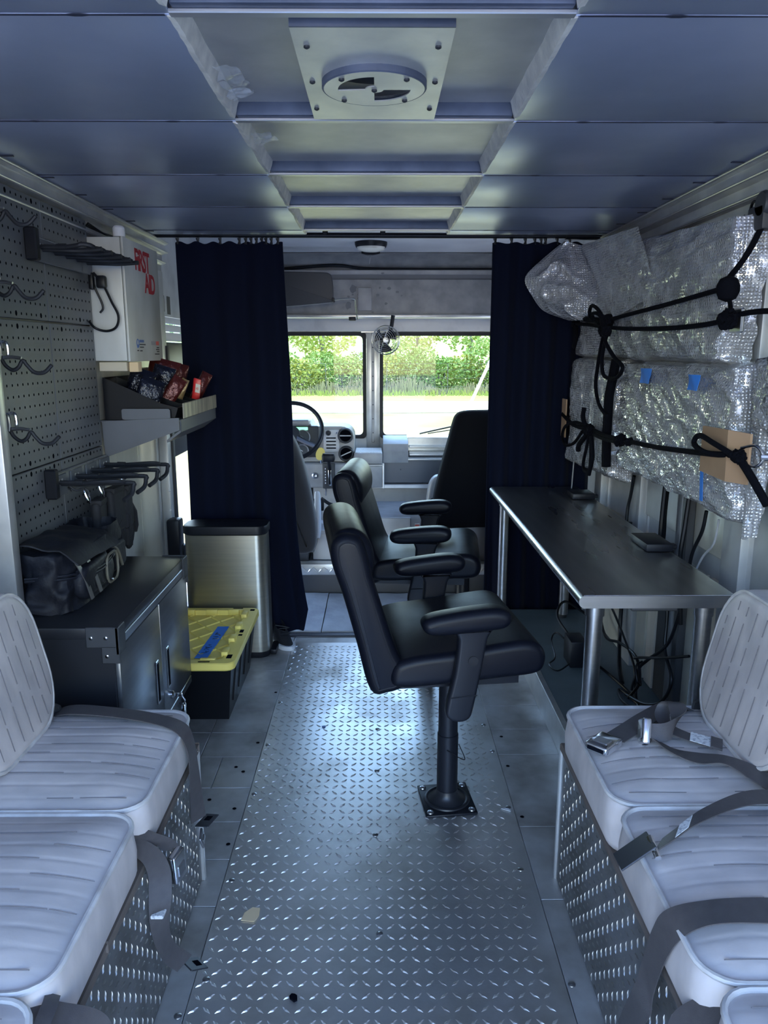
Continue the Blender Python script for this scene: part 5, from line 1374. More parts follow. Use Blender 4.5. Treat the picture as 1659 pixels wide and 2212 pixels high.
# ================================================================== CHAIRS, TABLE, CURTAINS
def armchair(loc, rot, label, seed):
    c = thing('pedestal_chair', loc, label, 'chair', 'black padded pedestal armchairs in the aisle', rotz=rot)
    f = lambda u, v, d: (u, d, v)
    K = dict(local=True)
    seat = crom2([(-.20, .515), (-.205, .575), (-.15, .60), (-.02, .612), (.10, .628), (.175, .632), (.215, .61), (.225, .57), (.20, .535), (.10, .525), (-.05, .515)], 5)
    s_ = obj('seat_cushion', MB().pad(seat, .50, .024, f), 'leather', c, **K)
    for sg in (-1, 1):
        obj('seat_seam', MB().tube([(u, sg * .232, v) for u, v in crom2([(-.17, .585), (-.02, .603), (.10, .618), (.17, .62), (.205, .60), (.212, .56), (.19, .537)], 5, False)], .003, 6), 'leather_seam', s_, **K)
    obj('seat_tuck', MB().box(-.19, .16, -.20, .20, .492, .520), 'plastic_black', s_, **K)
    back = crom2([(-.275, .50), (-.315, .66), (-.355, .82), (-.385, .92), (-.385, .985), (-.35, 1.012), (-.305, 1.0), (-.285, .955), (-.270, .885), (-.262, .855), (-.235, .76), (-.20, .64), (-.165, .56), (-.175, .51), (-.22, .49)], 5)
    sq = lambda L: [(-.17 + (u + .17) * .93, .50 + (v - .50) * .875) for u, v in L]
    back = sq(back)
    b_ = obj('backrest', MB().pad(back, .47, .026, f), 'leather', c, **K)
    inner = inset_poly(back, .020)
    for sg in (-1, 1):
        obj('back_seam', MB().tube([(u, sg * .2335, v) for u, v in inner], .0026, 6, closed=True), 'leather_seam', b_, **K)
    hr = crom2([(-.375, .905), (-.388, .955), (-.372, 1.005), (-.335, 1.022), (-.295, 1.010), (-.266, .965), (-.258, .905), (-.270, .862), (-.31, .865)], 5)
    hr = sq(hr)
    obj('headrest_roll', MB().pad(hr, .425, .035, f), 'leather', b_, **K)
    obj('recline_bracket', MB().box(-.24, .02, -.16, .16, .478, .50), 'plastic_black', c, **K)
    arm = crom2([(-.135, .70), (-.125, .728), (-.06, .742), (.05, .752), (.095, .742), (.105, .718), (.085, .695), (.02, .688), (-.10, .682)], 5)
    for sg in (-1, 1):
        a_ = obj('armrest', MB().pad(arm, .075, .022, lambda u, v, d, sg=sg: (u, sg * .275 + d, v)), 'leather', c, **K)
        obj('arm_seam', MB().tube([(u, sg * .275 - .034, v) for u, v in crom2([(-.12, .712), (-.05, .722), (.05, .730), (.09, .722)], 5, False)], .002, 5).tube([(u, sg * .275 + .034, v) for u, v in crom2([(-.12, .712), (-.05, .722), (.05, .730), (.09, .722)], 5, False)], .002, 5), 'leather_seam', a_, **K)
        pst = crom2([(-.045, .69), (-.035, .66), (-.045, .56), (-.065, .47), (-.062, .435), (-.03, .42), (.0, .43), (.012, .47), (.032, .58), (.045, .66), (.055, .69)], 3)
        p_ = obj('arm_post', MB().pad(pst, .034, .010, lambda u, v, d, sg=sg: (u, sg * .266 + d, v)), 'plastic_black', c, **K)
        obj('pivot_cap', MB().lathe([(.014, -.0195), (.014, .0195)], (.005, sg * .266, .60), 16, 'y'), 'leather_seam', p_, **K)
        obj('sleeve_line', MB().tube([(-.055, sg * .2845, .495), (.018, sg * .2845, .50)], .0015, 4), 'leather_seam', p_, **K)
    obj('pedestal_tube', MB().lathe([(.033, .01), (.033, .24), (.0305, .242), (.0305, .49)], (0, 0, 0), 24), 'plastic_black', c, **K)
    obj('swivel_plate', MB().rbox(-.09, .09, -.09, .09, .47, .485, .004, 1), 'plastic_black', c, **K)
    bs = obj('base_plate', MB().rbox(-.082, .082, -.088, .088, 0.004, .012, .003, 2), 'plastic_black', c, **K)
    obj('base_dome', MB().lathe([(.074, .011), (.072, .016), (.066, .018), (.060, .015), (.045, .024), (.036, .035), (.034, .05)], (0, 0, 0), 32), 'cabinet_black', bs, **K)
    for x in (-.066, .066):
        for y in (-.07, .07):
            obj('base_bolt', MB().lathe([(.011, .012), (.010, .015), (.006, .016), (.005, .013)], (x, y, 0), 14), 'steel', bs, **K)
    obj('tie_wire', MB().tube(crom([(-.01, -.034, .20), (.03, -.04, .175), (.052, -.02, .16), (.036, 0, .20)]), .0015, 5), 'cable', c, **K)
    return c
armchair((.217, 2.235, 0), math.radians(6.7), 'near black padded armchair on a pedestal bolted to the aisle floor', 1)
armchair((.205, 3.21, 0), math.radians(-5.4), 'far black padded armchair on a pedestal just before the cab', 2)
obj('seat_post', MB().lathe([(.046, 0), (.046, .01), (.04, .02), (.04, .19), (.043, .192), (.043, .205), (.036, .21), (.036, .395)], (.49, 4.33, 0), 24), 'plastic_black', ps, label='round post under the passenger seat')

# ---------------- steel work table
wt = thing('work_table', (.765, 2.86, .118), 'long stainless steel work table with round legs along the right wall', 'table')
TX0, TX1, TY0, TY1, TZ = .545, .985, 2.00, 3.73, .770
th_ = .036
prof = rrect(TX0, TX1, TZ - th_, TZ, .0178, 6)
obj('tabletop', MB().prism(prof, lambda u, v, d: (u, d, v), TY0, TY1), 'steel_top', wt)
obj('end_cap', MB().prism(prof, lambda u, v, d: (u, d, v), TY0 - .003, TY0), 'steel', wt)
obj('edge_line', MB().tube([(TX0 + .012, TY0 - .003, TZ + .0005), (TX1 - .012, TY0 - .003, TZ + .0005)], .0015, 6), 'chrome', wt)
for x in (.612, .922):
    for y in (2.075, 3.665):
        lg = obj('leg', MB().lathe([(.0235, .135), (.0235, TZ - th_)], (x, y, 0), 24), 'steel', wt)
        obj('leg_foot', MB().lathe([(.018, .118), (.02, .124), (.02, .136)], (x, y, 0), 16), 'plastic_dark', lg)
        obj('leg_socket', MB().lathe([(.027, TZ - th_ - .045), (.027, TZ - th_)], (x, y, 0), 20), 'steel', lg)
obj('hat_channel', MB().rbox(.70, .83, 2.03, 3.70, TZ - th_ - .02, TZ - th_ - .001, .003, 1), 'steel_dark', wt)
# adapters and cables on the table
def adapter(x0, x1, y0, y1, label):
    t = thing('adapter_box', ((x0 + x1) / 2, (y0 + y1) / 2, TZ), label, 'adapter', 'black adapter boxes on the steel table')
    obj('case', MB().rbox(x0, x1, y0, y1, TZ + .001, TZ + .027, .004, 2), 'plastic_black', t)
    obj('socket', MB().rbox(x1 - .01, x1 + .02, y0 + .02, y0 + .05, TZ + .005, TZ + .02, .003, 1), 'plastic_black', t)
adapter(.885, .975, 2.46, 2.63, 'flat black adapter box on the table below the wrapped screen')
adapter(.87, .97, 3.38, 3.50, 'flat black adapter box at the far end of the table')
GC = 'cables running down the wall behind the steel table'
def cable(pts, r, label, m='cable', group=GC, per=6):
    return obj('cable', MB().tube(crom(pts, per), r, 8), m, label=label, cat='cable', group=group)
cable([(1.03, 3.06, .93), (1.03, 3.085, .85), (1.025, 3.10, .77), (1.02, 3.08, .6)], .007, 'black cable dropping behind the table left of the metal rib')
for k in range(3): cable([(1.02 + .012 * k, 2.69 + .02 * k, .97), (1.02 + .010 * k, 2.70 + .016 * k, .85), (1.02 + .012 * k, 2.70 + .02 * k, .74), (1.03, 2.70 + .02 * k, .5)], .009, ['leftmost thick black cable of three behind the adapter box', 'middle thick black cable of three behind the adapter box', 'rightmost thick black cable of three behind the adapter box'][k])
cable([(1.03, 2.50, .96), (1.025, 2.505, .85), (1.02, 2.51, .72), (1.04, 2.51, .5)], .008, 'straight black cable with shiny edge right of the adapter box')
cable([(1.03, 2.36, .93), (1.03, 2.38, .86), (1.02, 2.42, .77), (1.02, 2.44, .65)], .006, 'slanting black cable near the right end of the table')
cable([(1.035, 2.28, .92), (1.035, 2.30, .84), (1.03, 2.36, .78), (1.02, 2.40, .70)], .0035, 'thin pale grey cable beside the aluminium rib', 'cable_grey')
cable([(.93, 3.62, 1.10), (.93, 3.63, .95), (.93, 3.65, .775)], .003, 'thin grey cord hanging beside the curtain at the far table end', 'cable_grey')
obj('dark_upright', MB().rbox(1.04, 1.07, 2.53, 2.575, .12, 1.0, .004, 1), 'plastic_dark', wr_)
GU = 'tangled cables under the steel table'
cable([(1.03, 3.25, .70), (1.03, 3.33, .40), (1.03, 3.40, .24), (1.0, 3.2, .19), (.98, 2.95, .26), (.98, 2.75, .28), (.98, 2.70, .2), (.95, 2.72, .127)], .006, 'looping black cable on the left of the tangle under the table', group=GU)
cable([(1.04, 3.10, .73), (1.035, 3.12, .45), (1.03, 3.11, .25), (1.0, 3.0, .15), (.97, 2.86, .126)], .009, 'thick straight black cable hanging to the platform under the table', group=GU)
cable([(1.03, 2.64, .73), (1.03, 2.61, .5), (1.02, 2.58, .38), (1.02, 2.50, .30), (1.0, 2.52, .21), (.97, 2.60, .16), (.95, 2.75, .128)], .006, 'black cable looping to the right under the table', group=GU)
cable([(1.04, 2.50, .60), (1.02, 2.55, .42), (1.0, 2.68, .30), (.98, 2.72, .24), (.97, 2.70, .15), (.96, 2.62, .128)], .006, 'black cable tied into the middle of the tangle', group=GU)
cable([(1.04, 2.42, .42), (1.0, 2.55, .36), (.98, 2.70, .30), (.97, 2.74, .28)], .005, 'short black cable running to the tie under the table', group=GU)
cable([(.90, 3.10, .128), (.93, 3.0, .127), (.96, 2.85, .126), (.97, 2.75, .128), (.96, 2.68, .14)], .006, 'black cable lying along the platform under the table', group=GU)
cable([(1.03, 3.32, .33), (1.0, 3.1, .33), (.98, 2.9, .30), (.97, 2.73, .24), (.96, 2.72, .16)], .005, 'arching black cable above the tangle', group=GU)
cable([(.99, 2.71, .28), (.96, 2.69, .27), (.96, 2.66, .22), (.98, 2.68, .20), (.98, 2.71, .23)], .004, 'small loop of black cable at the tie', group=GU)
cable([(.97, 2.60, .127), (.96, 2.68, .135), (.94, 2.80, .127), (.92, 2.70, .128), (.95, 2.58, .13)], .005, 'flat coil of black cable on the platform behind the table leg', group=GU)
pb_ = thing('power_brick', (.84, 3.12, .118), 'black power brick with curled lead on the platform under the table', 'adapter')
obj('brick_case', MB().rbox(.80, .87, 3.02, 3.14, .120, .235, .006, 2), 'plastic_black', pb_)
obj('brick_lead', MB().tube(crom([(.81, 3.13, .20), (.78, 3.2, .21), (.77, 3.24, .16), (.76, 3.12, .128), (.72, 3.05, .126), (.74, 2.98, .126), (.80, 3.02, .14)], 6), .0035, 6).tube(crom([(.82, 3.14, .22), (.80, 3.28, .26), (.85, 3.36, .30), (.92, 3.30, .27), (.95, 3.25, .25)], 6), .006, 6), 'cable', pb_)

# ---------------- curtain rod and curtains
rd = thing('curtain_rod', (0, 3.80, 1.95), 'thin black curtain rod across the van under the ceiling edge', 'curtain rod')
obj('rod', MB().tube([(-1.085, 3.80, 1.957), (1.085, 3.80, 1.953)], .0125, 12), 'plastic_black', rd)
obj('rod_sleeve', MB().tube([(.88, 3.80, 1.9535), (1.085, 3.80, 1.953)], .019, 12), 'plastic_black', rd)
for x in (-.96, -.62, -.25, .02, .42, .78): obj('rod_bracket', MB().rbox(x - .012, x + .012, 3.785, 3.815, 1.955, 1.985, .003, 1), 'plastic_black', rd)
for x in (-.945, -.85, -.745, -.655, -.625, -.60, -.575, -.55, -.53, -.505, -.475, .548, .625, .69, .735, .765, .785, .84, .9):
    obj('curtain_ring', MB().tube([(x, 3.80, 1.942), (x + .002, 3.80, 1.928), (x, 3.80, 1.915)], [.009, .005, .008], 8), 'curtain_ring', rd)
def curtain_l(u, v):
    x0 = -.955 + .03 * v; x1 = -.452 + .045 * v + .055 * v ** 3 + .02 * math.sin(v * 6) * v
    x = x0 + (x1 - x0) * u
    amp = .012 + .035 * v
    ph = 2 * PI * (u * 3.6 + .12 * math.sin(v * 2.2))
    y = 3.80 + amp * math.sin(ph) * (.35 + .65 * u) - .12 * v ** 1.6 + .006 * noise.noise((u * 5, v * 6, 2))
    if u > .86: y += .05 * (u - .86) / .14 * (.3 + v)
    zb = .028 + .12 * max(0, (u - .955) / .045) + .02 * max(0, (.92 - u)) ** 1
    z = 1.922 + .006 * math.sin(u * 40) * (1 - v) * (1 if v < .05 else 0)
    z = z + (zb - z) * v
    return (x, y, z)
obj('curtain', MB().sheet(120, 60, curtain_l, .004), 'cloth_black', label='left black cloth curtain hanging beside the steel trash bin', cat='curtain', group='black cab curtains', smooth=80)
def curtain_r(u, v):
    x = .538 + (1.05 - .538) * u
    y = 3.80 + .03 * v + (.012 + .02 * v) * math.sin(2 * PI * (u * 5 + .1 * math.sin(v * 3))) + .006 * noise.noise((u * 5, v * 6, 9))
    z = 1.922 + .005 * math.sin(u * 35) * (1 if v < .05 else 0)
    return (x + .01 * v, y, z + (.015 - z) * v)
obj('curtain', MB().sheet(100, 50, curtain_r, .004), 'cloth_black', label='right black cloth curtain hanging behind the steel table', cat='curtain', group='black cab curtains', smooth=80)

# ---------------- shoe by the curtain
so = thing('shoe', (-.49, 3.62, 0), 'black shoe with pale sole at the foot of the left curtain', 'shoe')
sole = crom2([(-.07, -.03), (0, -.042), (.07, -.035), (.10, 0), (.07, .035), (0, .038), (-.07, .03), (-.085, 0)], 4)
RS = Matrix.Translation((-.475, 3.60, 0)) @ Matrix.Rotation(math.radians(-60), 4, 'Z')
obj('sole', MB().prism(sole, lambda u, v, d: RS @ Vector((u, v, d)), .001, .022), 'blanket_white', so)
obj('upper', MB().grid(28, 10, lambda u, v: RS @ Vector(((.092 * (1 - .55 * v) * math.cos(2 * PI * u) - .035 * v), .036 * (1 - .35 * v ** 2) * math.sin(2 * PI * u), .02 + .075 * v * (1 - .35 * math.cos(2 * PI * u)))), closeu=True), 'glove', so)
obj('shoe_lace', MB().tube(crom([RS @ Vector(p) for p in ((.02, -.02, .065), (.03, .02, .065), (.0, -.025, .085), (.01, .03, .085), (-.02, -.03, .10))], 3), .003, 6), 'rubber', so)

# ================================================================== BUBBLE-WRAPPED SCREENS ON THE RIGHT WALL
def wrapped(name, label, c, depth, seed, wdir, wamp=.016, inner=True, sagb=0.0, nu=70, nv=60):
    """c: far-top, near-top, far-bottom, near-bottom corners of the front face (toward the aisle)"""
    FT, NT, FB, NB = [Vector(p) for p in c]
    ctr = (FT + NT + FB + NB) / 4
    t = thing(name, (ctr.x, ctr.y, min(FB.z, NB.z)), label, 'wrapped screen', 'bubble-wrapped screens tied to the right wall')
    def base(u, v): return FT.lerp(NT, u).lerp(FB.lerp(NB, u), v)
    def f(u, v):
        U = u * 1.16 - .08; V = v * 1.2 - .10
        uc, vc = min(max(U, 0), 1), min(max(V, 0), 1)
        p_ = base(uc, vc)
        e = max(-U, U - 1, 0) / .08; g = max(-V, V - 1, 0) / .10
        back = depth * (1 - (1 - min(1, math.hypot(e, g) ** 1.5)))
        # pillow
        pil = .022 * (1 - (2 * uc - 1) ** 4) * (1 - (2 * vc - 1) ** 4)
        # creases run along wdir
        s_ = U * wdir[1] - V * wdir[0]; l_ = U * wdir[0] + V * wdir[1]
        n1 = 1 - abs(noise.noise((s_ * 5.5 + seed, l_ * .9, seed))) * 2
        n2 = 1 - abs(noise.noise((s_ * 12 + seed * 2, l_ * 1.6, seed + 4))) * 2
        n3 = noise.noise((U * 26, V * 22, seed))
        r1 = max(0, 1 - abs(noise.noise((s_ * 6 + seed, l_ * .8, seed))) * 1.6); r2 = max(0, 1 - abs(noise.noise((s_ * 13 + seed * 2, l_ * 1.5, seed + 4))) * 1.5); r4 = max(0, 1 - abs(noise.noise((U * 5 + V * 3, V * 4 - U * 2, seed + 7))) * 1.7)
        w = wamp * (.9 * r1 ** 4 + .55 * r2 ** 4 * (.3 + .7 * vc) + .5 * r4 ** 5) + .0012 * n3
        edge = .018 * noise.noise((U * 5, V * 5, seed + 9))
        q = p_ + Vector((-pil - w + back, 0, 0))
        if g > 0 and V > 1: q.z -= (.03 * g + sagb * g) + edge
        if g > 0 and V < 0: q.z += .022 * g + edge
        if e > 0: q.y += (.02 * e + edge) * (1 if U < 0 else -1)
        return q
    obj('bubble_wrap', MB().sheet(nu, nv, f, .0012), 'bubble_film', t, smooth=80)
    if inner:
        m_ = MB()
        k = .03
        pts = [base(a, b) for a, b in ((k, k), (1 - k, k), (1 - k, 1 - k), (k, 1 - k))]
        m_.add([p_ + Vector((.012, 0, 0)) for p_ in pts] + [p_ + Vector((depth - .012, 0, 0)) for p_ in pts], [(0, 1, 2, 3), (7, 6, 5, 4), (0, 4, 5, 1), (1, 5, 6, 2), (2, 6, 7, 3), (3, 7, 4, 0)])
        obj('screen', m_, 'monitor', t)
    return t
w1 = wrapped('wrapped_screen', 'upper large screen in bubble wrap tied to the right wall', [(.955, 3.42, 1.845), (.97, 2.16, 1.775), (.945, 3.74, 1.415), (.96, 2.20, 1.40)], .09, 3.3, (.25, 1), .017)
w2 = wrapped('wrapped_screen', 'lower bubble-wrapped screen beside the right curtain', [(.925, 3.70, 1.375), (.94, 3.09, 1.375), (.925, 3.70, .915), (.94, 3.09, .935)], .09, 8.1, (.08, 1), .014, nu=44)
w3_ = wrapped('wrapped_screen', 'lower bubble-wrapped screen with cardboard patch over the table end', [(.945, 3.00, 1.375), (.955, 2.08, 1.375), (.945, 2.99, .985), (.955, 2.03, .985)], .085, 5.7, (.75, 1), .019)
w4 = wrapped('wrapped_screen', 'bubble-wrapped end piece at the right picture edge', [(.99, 2.03, 1.40), (.995, 1.75, 1.46), (.99, 2.01, 1.22), (.995, 1.80, 1.22)], .07, 2.2, (.6, 1), .016, True, nu=30, nv=30)
# loose flap of the upper wrap reaching over the curtain
Lc = [(.845, 3.66, 1.912), (.745, 3.67, 1.83), (.675, 3.68, 1.752), (.71, 3.67, 1.67), (.765, 3.66, 1.604), (.875, 3.62, 1.56)]
Rc = [(.955, 3.60, 1.872), (.95, 3.51, 1.80), (.945, 3.46, 1.735), (.94, 3.40, 1.671), (.935, 3.36, 1.61), (.935, 3.36, 1.55)]
LcS, RcS = crom(Lc, 8), crom(Rc, 8)
def flapf(u, v):
    i = min(int(v * (len(LcS) - 1)), len(LcS) - 2); fr_ = v * (len(LcS) - 1) - i
    a = LcS[i].lerp(LcS[i + 1], fr_); b = RcS[i].lerp(RcS[i + 1], fr_)
    q = a.lerp(b, u)
    n1 = max(0, 1 - abs(noise.noise((u * 2.2 + v * 1.2 + 5, v * 4 - u, 3.3))) * 1.8) ** 3
    n2 = max(0, 1 - abs(noise.noise((u * 5 - v * 2 + 1, v * 3 + u * 2, 6.1))) * 1.8) ** 4
    return q + Vector((-.5, -.8, 0)) * (.030 * math.sin(PI * u) + (.040 * n1 + .016 * n2) * math.sin(PI * min(1, u * 1.1 + .02)))
obj('wrap_flap', MB().sheet(40, 40, flapf, .0012), 'bubble_film', w1, smooth=80)
def flap2(u, v):
    a = Vector((.952, 3.60 - .56 * v, 1.885 - .34 * v)); b = Vector((.958, 2.9 - .25 * v, 1.86 - .25 * v))
    q = a.lerp(b, u)
    return q + Vector((-.028 - .02 * (1 - u) + .012 * noise.noise((u * 4, v * 4, 8)), 0, 0))
obj('wrap_flap', MB().sheet(30, 30, flap2, .0012), 'bubble_film', w1, smooth=80)
def tail(u, v):
    return (1.0 - .03 * math.sin(PI * u) + .01 * noise.noise((u * 4, v * 5, 1)), 2.02 - .10 * u + .05 * v * u, 1.22 - .30 * v + .02 * u)
obj('wrap_tail', MB().sheet(14, 24, tail, .0012), 'bubble_film', w3_, smooth=80)
# blue tape under the film, cardboard pads
for y0, y1, z0, z1, x in ((2.60, 2.70, 1.315, 1.365, .906), (2.22, 2.30, 1.31, 1.355, .914)):
    obj('blue_tape', MB().sheet(8, 5, lambda u, v, y0=y0, y1=y1, z0=z0, z1=z1, x=x: (x + .004 * math.sin(u * 5 + v * 3), y1 + (y0 - y1) * u, z0 + (z1 - z0) * v), .001), 'tape_blue', w3_)
obj('blue_tape', MB().sheet(4, 10, lambda u, v: (.918 + .01 * v, 2.17 - .02 * u + .01 * v, 1.10 - .10 * v), .001), 'tape_blue', w3_)
cb1 = thing('cardboard_pad', (.90, 1.99, 1.10), 'folded cardboard pad under the rope on the lower wrapped screen', 'cardboard')
obj('pad_face', MB().add([(.888, 2.105, 1.098), (.888, 2.105, 1.222), (.886, 1.945, 1.226), (.886, 1.94, 1.095), (.894, 2.105, 1.098), (.894, 2.105, 1.222), (.892, 1.945, 1.226), (.892, 1.94, 1.095)], [(0, 1, 2, 3), (7, 6, 5, 4), (0, 4, 5, 1), (1, 5, 6, 2), (2, 6, 7, 3), (3, 7, 4, 0)]), 'cardboard', cb1)
obj('pad_fold', MB().add([(.886, 1.945, 1.226), (.886, 1.94, 1.095), (.915, 1.885, 1.095), (.915, 1.885, 1.222), (.892, 1.945, 1.226), (.892, 1.94, 1.095), (.921, 1.885, 1.095), (.921, 1.885, 1.222)], [(0, 1, 2, 3), (7, 6, 5, 4), (0, 4, 5, 1), (1, 5, 6, 2), (2, 6, 7, 3), (3, 7, 4, 0)]), 'cardboard', cb1)
obj('cardboard_pad', MB().rbox(.885, .891, 3.655, 3.735, 1.02, 1.20, .001, 1), 'cardboard', label='cardboard pad behind the rope beside the right curtain', cat='cardboard')

# ---------------- ropes
def rope(parent, pts, r=.0075, per=6, name='rope_run'):
    return obj(name, MB().tube(crom(pts, per), r, 8), 'rope', parent)
def knot(parent, c, r):
    mb = MB(); c = Vector(c); rk = random.Random(int(c.y * 100))
    for k in range(5):
        ax = Vector((rk.uniform(-1, 1), rk.uniform(-1, 1), rk.uniform(-1, 1))).normalized()
        u = ax.orthogonal().normalized(); w = ax.cross(u)
        mb.tube([c + (u * math.cos(2 * PI * i / 14) + w * math.sin(2 * PI * i / 14)) * r * .72 + Vector((-.2, rk.uniform(-.4, .4), rk.uniform(-.4, .4))) * r for i in range(14)], r * .42, 7, closed=True)
    return obj('knot', mb, 'rope', parent)
r1 = thing('tie_rope', (.9, 2.9, 1.45), 'black rope with bow tied around the upper wrapped screen', 'rope', 'black ropes holding the wrapped screens')
KX = .885
rope(r1, [(.905, 3.72, 1.60), (.90, 3.5, 1.565), (.888, 3.2, 1.545), (KX, 3.02, 1.53)], .012)
rope(r1, [(KX, 3.0, 1.542), (.90, 2.75, 1.555), (.915, 2.45, 1.57), (.93, 2.13, 1.588)])
rope(r1, [(.905, 3.66, 1.548), (.90, 3.4, 1.535), (KX, 3.08, 1.515), (.895, 2.8, 1.50), (.905, 2.45, 1.492), (.925, 2.25, 1.495), (.95, 2.15, 1.505)])
rope(r1, [(.955, 2.16, 1.51), (.97, 2.09, 1.52), (.985, 1.98, 1.52), (1.0, 1.8, 1.505)])
knot(r1, (KX - .005, 3.03, 1.527), .026); knot(r1, (KX - .012, 3.01, 1.50), .020); knot(r1, (KX - .01, 3.06, 1.50), .018)
rope(r1, [(KX - .02, 3.03, 1.54), (KX - .03, 3.10, 1.585), (KX - .03, 3.19, 1.60), (KX - .03, 3.20, 1.56), (KX - .02, 3.10, 1.53)])
rope(r1, [(KX - .02, 3.03, 1.54), (KX - .04, 3.06, 1.565), (KX - .04, 3.13, 1.565), (KX - .03, 3.14, 1.54)])
rope(r1, [(KX - .01, 3.0, 1.50), (KX - .02, 3.0, 1.46), (KX - .012, 2.90, 1.40), (KX - .01, 2.80, 1.365), (KX - .012, 2.87, 1.325), (KX - .012, 3.02, 1.33), (KX - .012, 3.06, 1.39), (KX - .015, 3.02, 1.46), (KX - .01, 3.01, 1.49)])
rope(r1, [(KX - .01, 3.05, 1.50), (KX - .01, 3.09, 1.44), (KX - .005, 3.14, 1.36), (KX, 3.17, 1.28), (KX, 3.10, 1.21), (KX, 2.99, 1.175)])
rope(r1, [(.905, 3.66, 1.548), (.90, 3.60, 1.53), (.895, 3.58, 1.47), (.895, 3.60, 1.44)], .010)
knot(r1, (.90, 3.62, 1.54), .014)
r2 = thing('tie_rope', (.9, 2.8, 1.1), 'black rope with loose loops tied across the two lower wrapped screens', 'rope', 'black ropes holding the wrapped screens')
rope(r2, [(.885, 3.71, 1.125), (.885, 3.5, 1.095), (.885, 3.28, 1.098), (.885, 3.2, 1.10)], .009)
rope(r2, [(.885, 3.2, 1.105), (.885, 3.0, 1.10), (.885, 2.80, 1.105)], .009)
rope(r2, [(.885, 3.2, 1.09), (.880, 3.0, 1.087), (.885, 2.80, 1.095)], .008)
rope(r2, [(.885, 2.76, 1.108), (.89, 2.5, 1.118), (.89, 2.25, 1.135), (.885, 2.02, 1.155), (.90, 1.90, 1.165)], .008)
knot(r2, (.88, 3.22, 1.10), .022); knot(r2, (.878, 3.17, 1.10), .018); knot(r2, (.88, 2.78, 1.105), .02); knot(r2, (.885, 2.70, 1.11), .013)
rope(r2, [(.875, 3.22, 1.11), (.872, 3.40, 1.115), (.875, 3.6, 1.08), (.875, 3.66, 1.03), (.872, 3.58, .995), (.87, 3.42, 1.02), (.875, 3.30, 1.085)], .007)
rope(r2, [(.875, 3.23, 1.10), (.86, 3.245, 1.15), (.862, 3.24, 1.19)], .010)
rope(r2, [(.875, 3.20, 1.09), (.865, 3.30, 1.03), (.866, 3.32, 1.0)], .011)
rope(r2, [(.875, 3.19, 1.085), (.868, 3.20, 1.02), (.87, 3.24, .955), (.87, 3.22, .93), (.87, 3.15, .935), (.87, 3.13, .99), (.873, 3.16, 1.08)], .007)
rope(r2, [(.875, 3.15, 1.08), (.872, 3.11, 1.0), (.872, 3.15, .92)], .008)
rope(r2, [(.90, 3.045, 1.38), (.905, 3.02, 1.2), (.885, 2.80, 1.11), (.905, 3.02, 1.0), (.91, 3.03, .95)], .012) if False else None
obj('rope_band', MB().tube([(.925, 3.045, 1.39), (.905, 3.045, 1.25), (.905, 3.045, 1.1), (.91, 3.045, .97)], .019, 8), 'rope', r2)
rope(r2, [(.905, 1.93, 1.165), (.862, 2.0, 1.16), (.858, 2.08, 1.175), (.862, 2.06, 1.20), (.862, 1.97, 1.19), (.88, 1.90, 1.17)], .0075)
knot(r2, (.90, 1.90, 1.165), .017)
rope(r2, [(.90, 1.90, 1.16), (.91, 1.85, 1.12), (.93, 1.80, 1.06)], .010)
rope(r2, [(.89, 3.68, .0 + 1.12), (.89, 3.72, 1.13)], .009)
eb = thing('eye_bolt', (.98, 1.86, 1.15), 'chrome shackle and eye bolt holding the lower rope', 'eye bolt')
obj('shackle', MB().tube(crom([(.905, 1.905, 1.185), (.92, 1.86, 1.195), (.93, 1.84, 1.17), (.92, 1.855, 1.145), (.905, 1.90, 1.15)], 6), .004, 8), 'chrome', eb)
obj('bolt', MB().tube([(.925, 1.845, 1.17), (1.08, 1.80, 1.17)], .009, 10).lathe([(.016, 0), (.016, .012)], (.955, 1.835, 1.17), 6, 'x'), 'chrome', eb)
# strap hook at upper right
cl_ = thing('strap_anchor', (1.0, 2.15, 1.55), 'dark strap running from a black wall clip down to a ball knot', 'strap')
obj('clip_body', MB().rbox(1.0, 1.07, 2.11, 2.20, 1.735, 1.80, .006, 2).lathe([(.03, -.02), (.034, -.01), (.034, .01), (.03, .02)], (1.02, 2.13, 1.80), 20, 'x'), 'plastic_dark', cl_)
obj('clip_wire', MB().tube(crom([(1.06, 2.32, 1.80), (1.05, 2.28, 1.83), (1.04, 2.22, 1.82)]), .004, 6), 'plastic_black', cl_)
obj('strap_run', MB().ribbon(crom([(1.015, 2.125, 1.76), (.985, 2.14, 1.68), (.945, 2.16, 1.61)]), crom([(0, 1, .3)] * 3), .028, .004), 'rope', cl_)
obj('ball_knot', MB().lathe([(.004, -.034), (.022, -.026), (.03, -.008), (.03, .008), (.022, .026), (.004, .034)], (.935, 2.13, 1.585), 20), 'rope', cl_)
obj('strap_tail', MB().ribbon(crom([(.94, 2.135, 1.565), (.955, 2.15, 1.54), (.96, 2.155, 1.50)]), crom([(0, 1, .1)] * 3), .022, .004), 'rope', cl_)
obj('slot_plate', MB().rbox(.965, .975, 2.10, 2.17, 1.47, 1.535, .004, 1), 'steel', cl_)
knot(cl_, (.95, 2.14, 1.505), .024)

